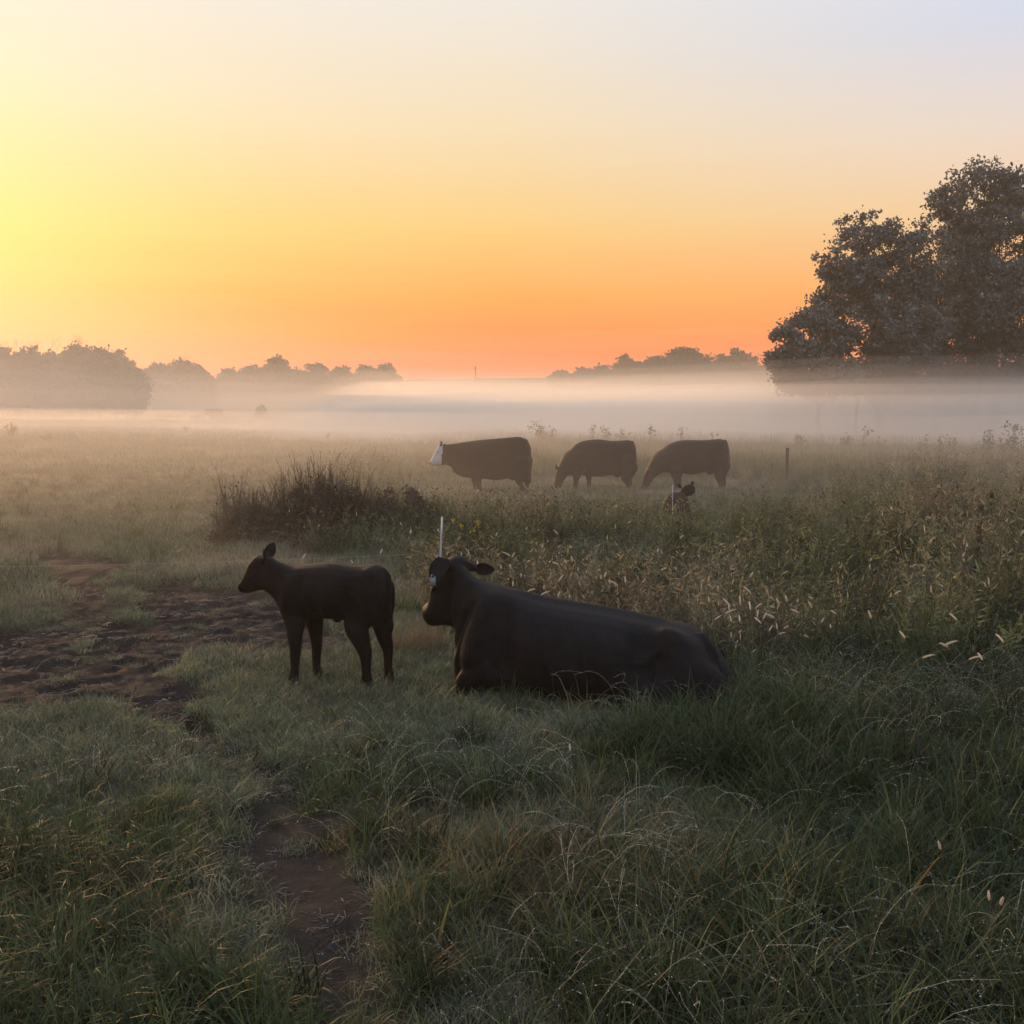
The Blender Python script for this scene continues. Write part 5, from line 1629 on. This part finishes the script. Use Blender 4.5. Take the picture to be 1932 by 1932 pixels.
HAZE_TOP = 26.5
mb = MB()
x0, x1, y0, y1, z0, z1 = -235, 235, -30, 350, -3.0, HAZE_TOP
v = [(x0, y0, z0), (x1, y0, z0), (x1, y1, z0), (x0, y1, z0), (x0, y0, z1), (x1, y0, z1), (x1, y1, z1), (x0, y1, z1)]
mb.add(v, [[0, 3, 2, 1], [4, 5, 6, 7], [0, 1, 5, 4], [1, 2, 6, 5], [2, 3, 7, 6], [3, 0, 4, 7]])
haze = obj('haze', mb.mesh('haze', vol_mat('haze', 0.0007, (1.0, 0.87, 0.62), 0.2)))
tag(haze, 'thin morning haze over the whole pasture', kind='stuff')

def fog(name, front, yback, top, dens, label, seed, x0=-228, x1=228, bottom=-2.5, undul=.35, g_a=.62, nx_=64, ny_=56, fade=18, col=(0.995, 0.965, 0.92)):
    """a closed bank of fog: front(x) -> y of its near edge, top(x,y) -> height of its upper surface over the field"""
    xs_ = np.linspace(x0, x1, nx_); tt = np.linspace(0, 1, ny_) ** 1.6
    V = []
    for t_ in tt:
        fy = front(xs_); yy = fy + (yback - fy) * t_
        fd = sstep(0, fade, yy - fy)
        base = ground_z(xs_, np.minimum(yy, 92)) * (1 - sstep(80, 130, yy)) + .15
        zz = base + top(xs_, yy) * fd + undul * (fbm(xs_ * .035 + seed, yy * .03 + seed, 3) - .5) * 4 * fd
        V.append(np.stack([xs_, yy, np.maximum(zz, bottom + .3)], 1))
    T = np.array(V); Bm = T.copy(); Bm[..., 2] = bottom
    n = nx_ * ny_
    idx_ = np.arange(n).reshape(ny_, nx_)
    q = [np.stack([idx_[:-1, :-1], idx_[:-1, 1:], idx_[1:, 1:], idx_[1:, :-1]], -1).reshape(-1, 4)]
    q.append(q[0][:, ::-1] + n)
    rim = list(idx_[0, :]) + list(idx_[1:, -1]) + list(idx_[-1, -2::-1]) + list(idx_[-2:0:-1, 0])
    for a, b_ in zip(rim, rim[1:] + rim[:1]):
        q.append(np.array([[a, a + n, b_ + n, b_]]))
    mb = MB(); mb.add(np.concatenate([T.reshape(-1, 3), Bm.reshape(-1, 3)]), np.concatenate(q))
    o_ = obj(name, mb.mesh(name, vol_mat(name, dens, col, g_a)))
    tag(o_, label, kind='stuff')
    return o_
fog('ground_mist', lambda x: np.full_like(x, -26.0), 300, lambda x, y: np.full_like(x, 2.7) + .012 * np.maximum(y - 60, 0), 0.0006, 'faint ground mist over the near field', 1, undul=.05, fade=4)
fog('meadow_mist', lambda x: 11 + 1.5 * np.sin(x * .3), 80, lambda x, y: 1.9 - 1.75 * sstep(30, 74, y), 0.0115, 'shallow mist drifting over the field round the far cows', 5, undul=.12, fade=16, x0=-70, x1=70)
fr = lambda x: 58 - 4 * sstep(-5, 40, x) + 4 * sstep(-20, -60, x) + 3 * np.sin(x * .11)
rt = lambda x: sstep(-8, 28, x)
lf = lambda x: sstep(-12, -40, x)
for k_, (up, dn) in enumerate(((-.5, .034), (-.1, .024), (.4, .020), (1.0, .014), (1.7, .008))):
    fog('fog_bank', lambda x: fr(x) + 1.3 * k_, 316 + k_, lambda x, y: 3.3 + up + (.8 + .05 * k_) * rt(x) - (2.7 + .2 * k_) * sstep(-.12, -.25, x / y) + .02 * np.maximum(y - 150, 0), dn,
        ('dense lowest layer of the fog bank across the hollow', 'second layer of the fog bank', 'third layer of the fog bank', 'fourth, thin layer of the fog bank', 'thinnest top layer of the fog bank')[k_], 2 + k_ * 1.7, undul=.36 + .05 * k_, fade=7 + k_)
for k_, top_ in enumerate((4.5, 7.0, 9.5, 12.0)):
    fog('hill_mist', lambda x: 84 + 4 * k_ - 41 * sstep(-14, -34, x), 322 + k_, lambda x, y: top_ + 0 * x, (.0046, .0042, .0030, .0020)[k_],
        ('lowest pale mist over the far slope', 'second pale mist layer over the far slope', 'third pale mist layer over the far slope', 'highest faint mist over the far hill')[k_], 14 + k_ * 2.3, undul=.5 + .25 * k_, fade=20, g_a=.25, col=(0.995, 0.93, 0.82))
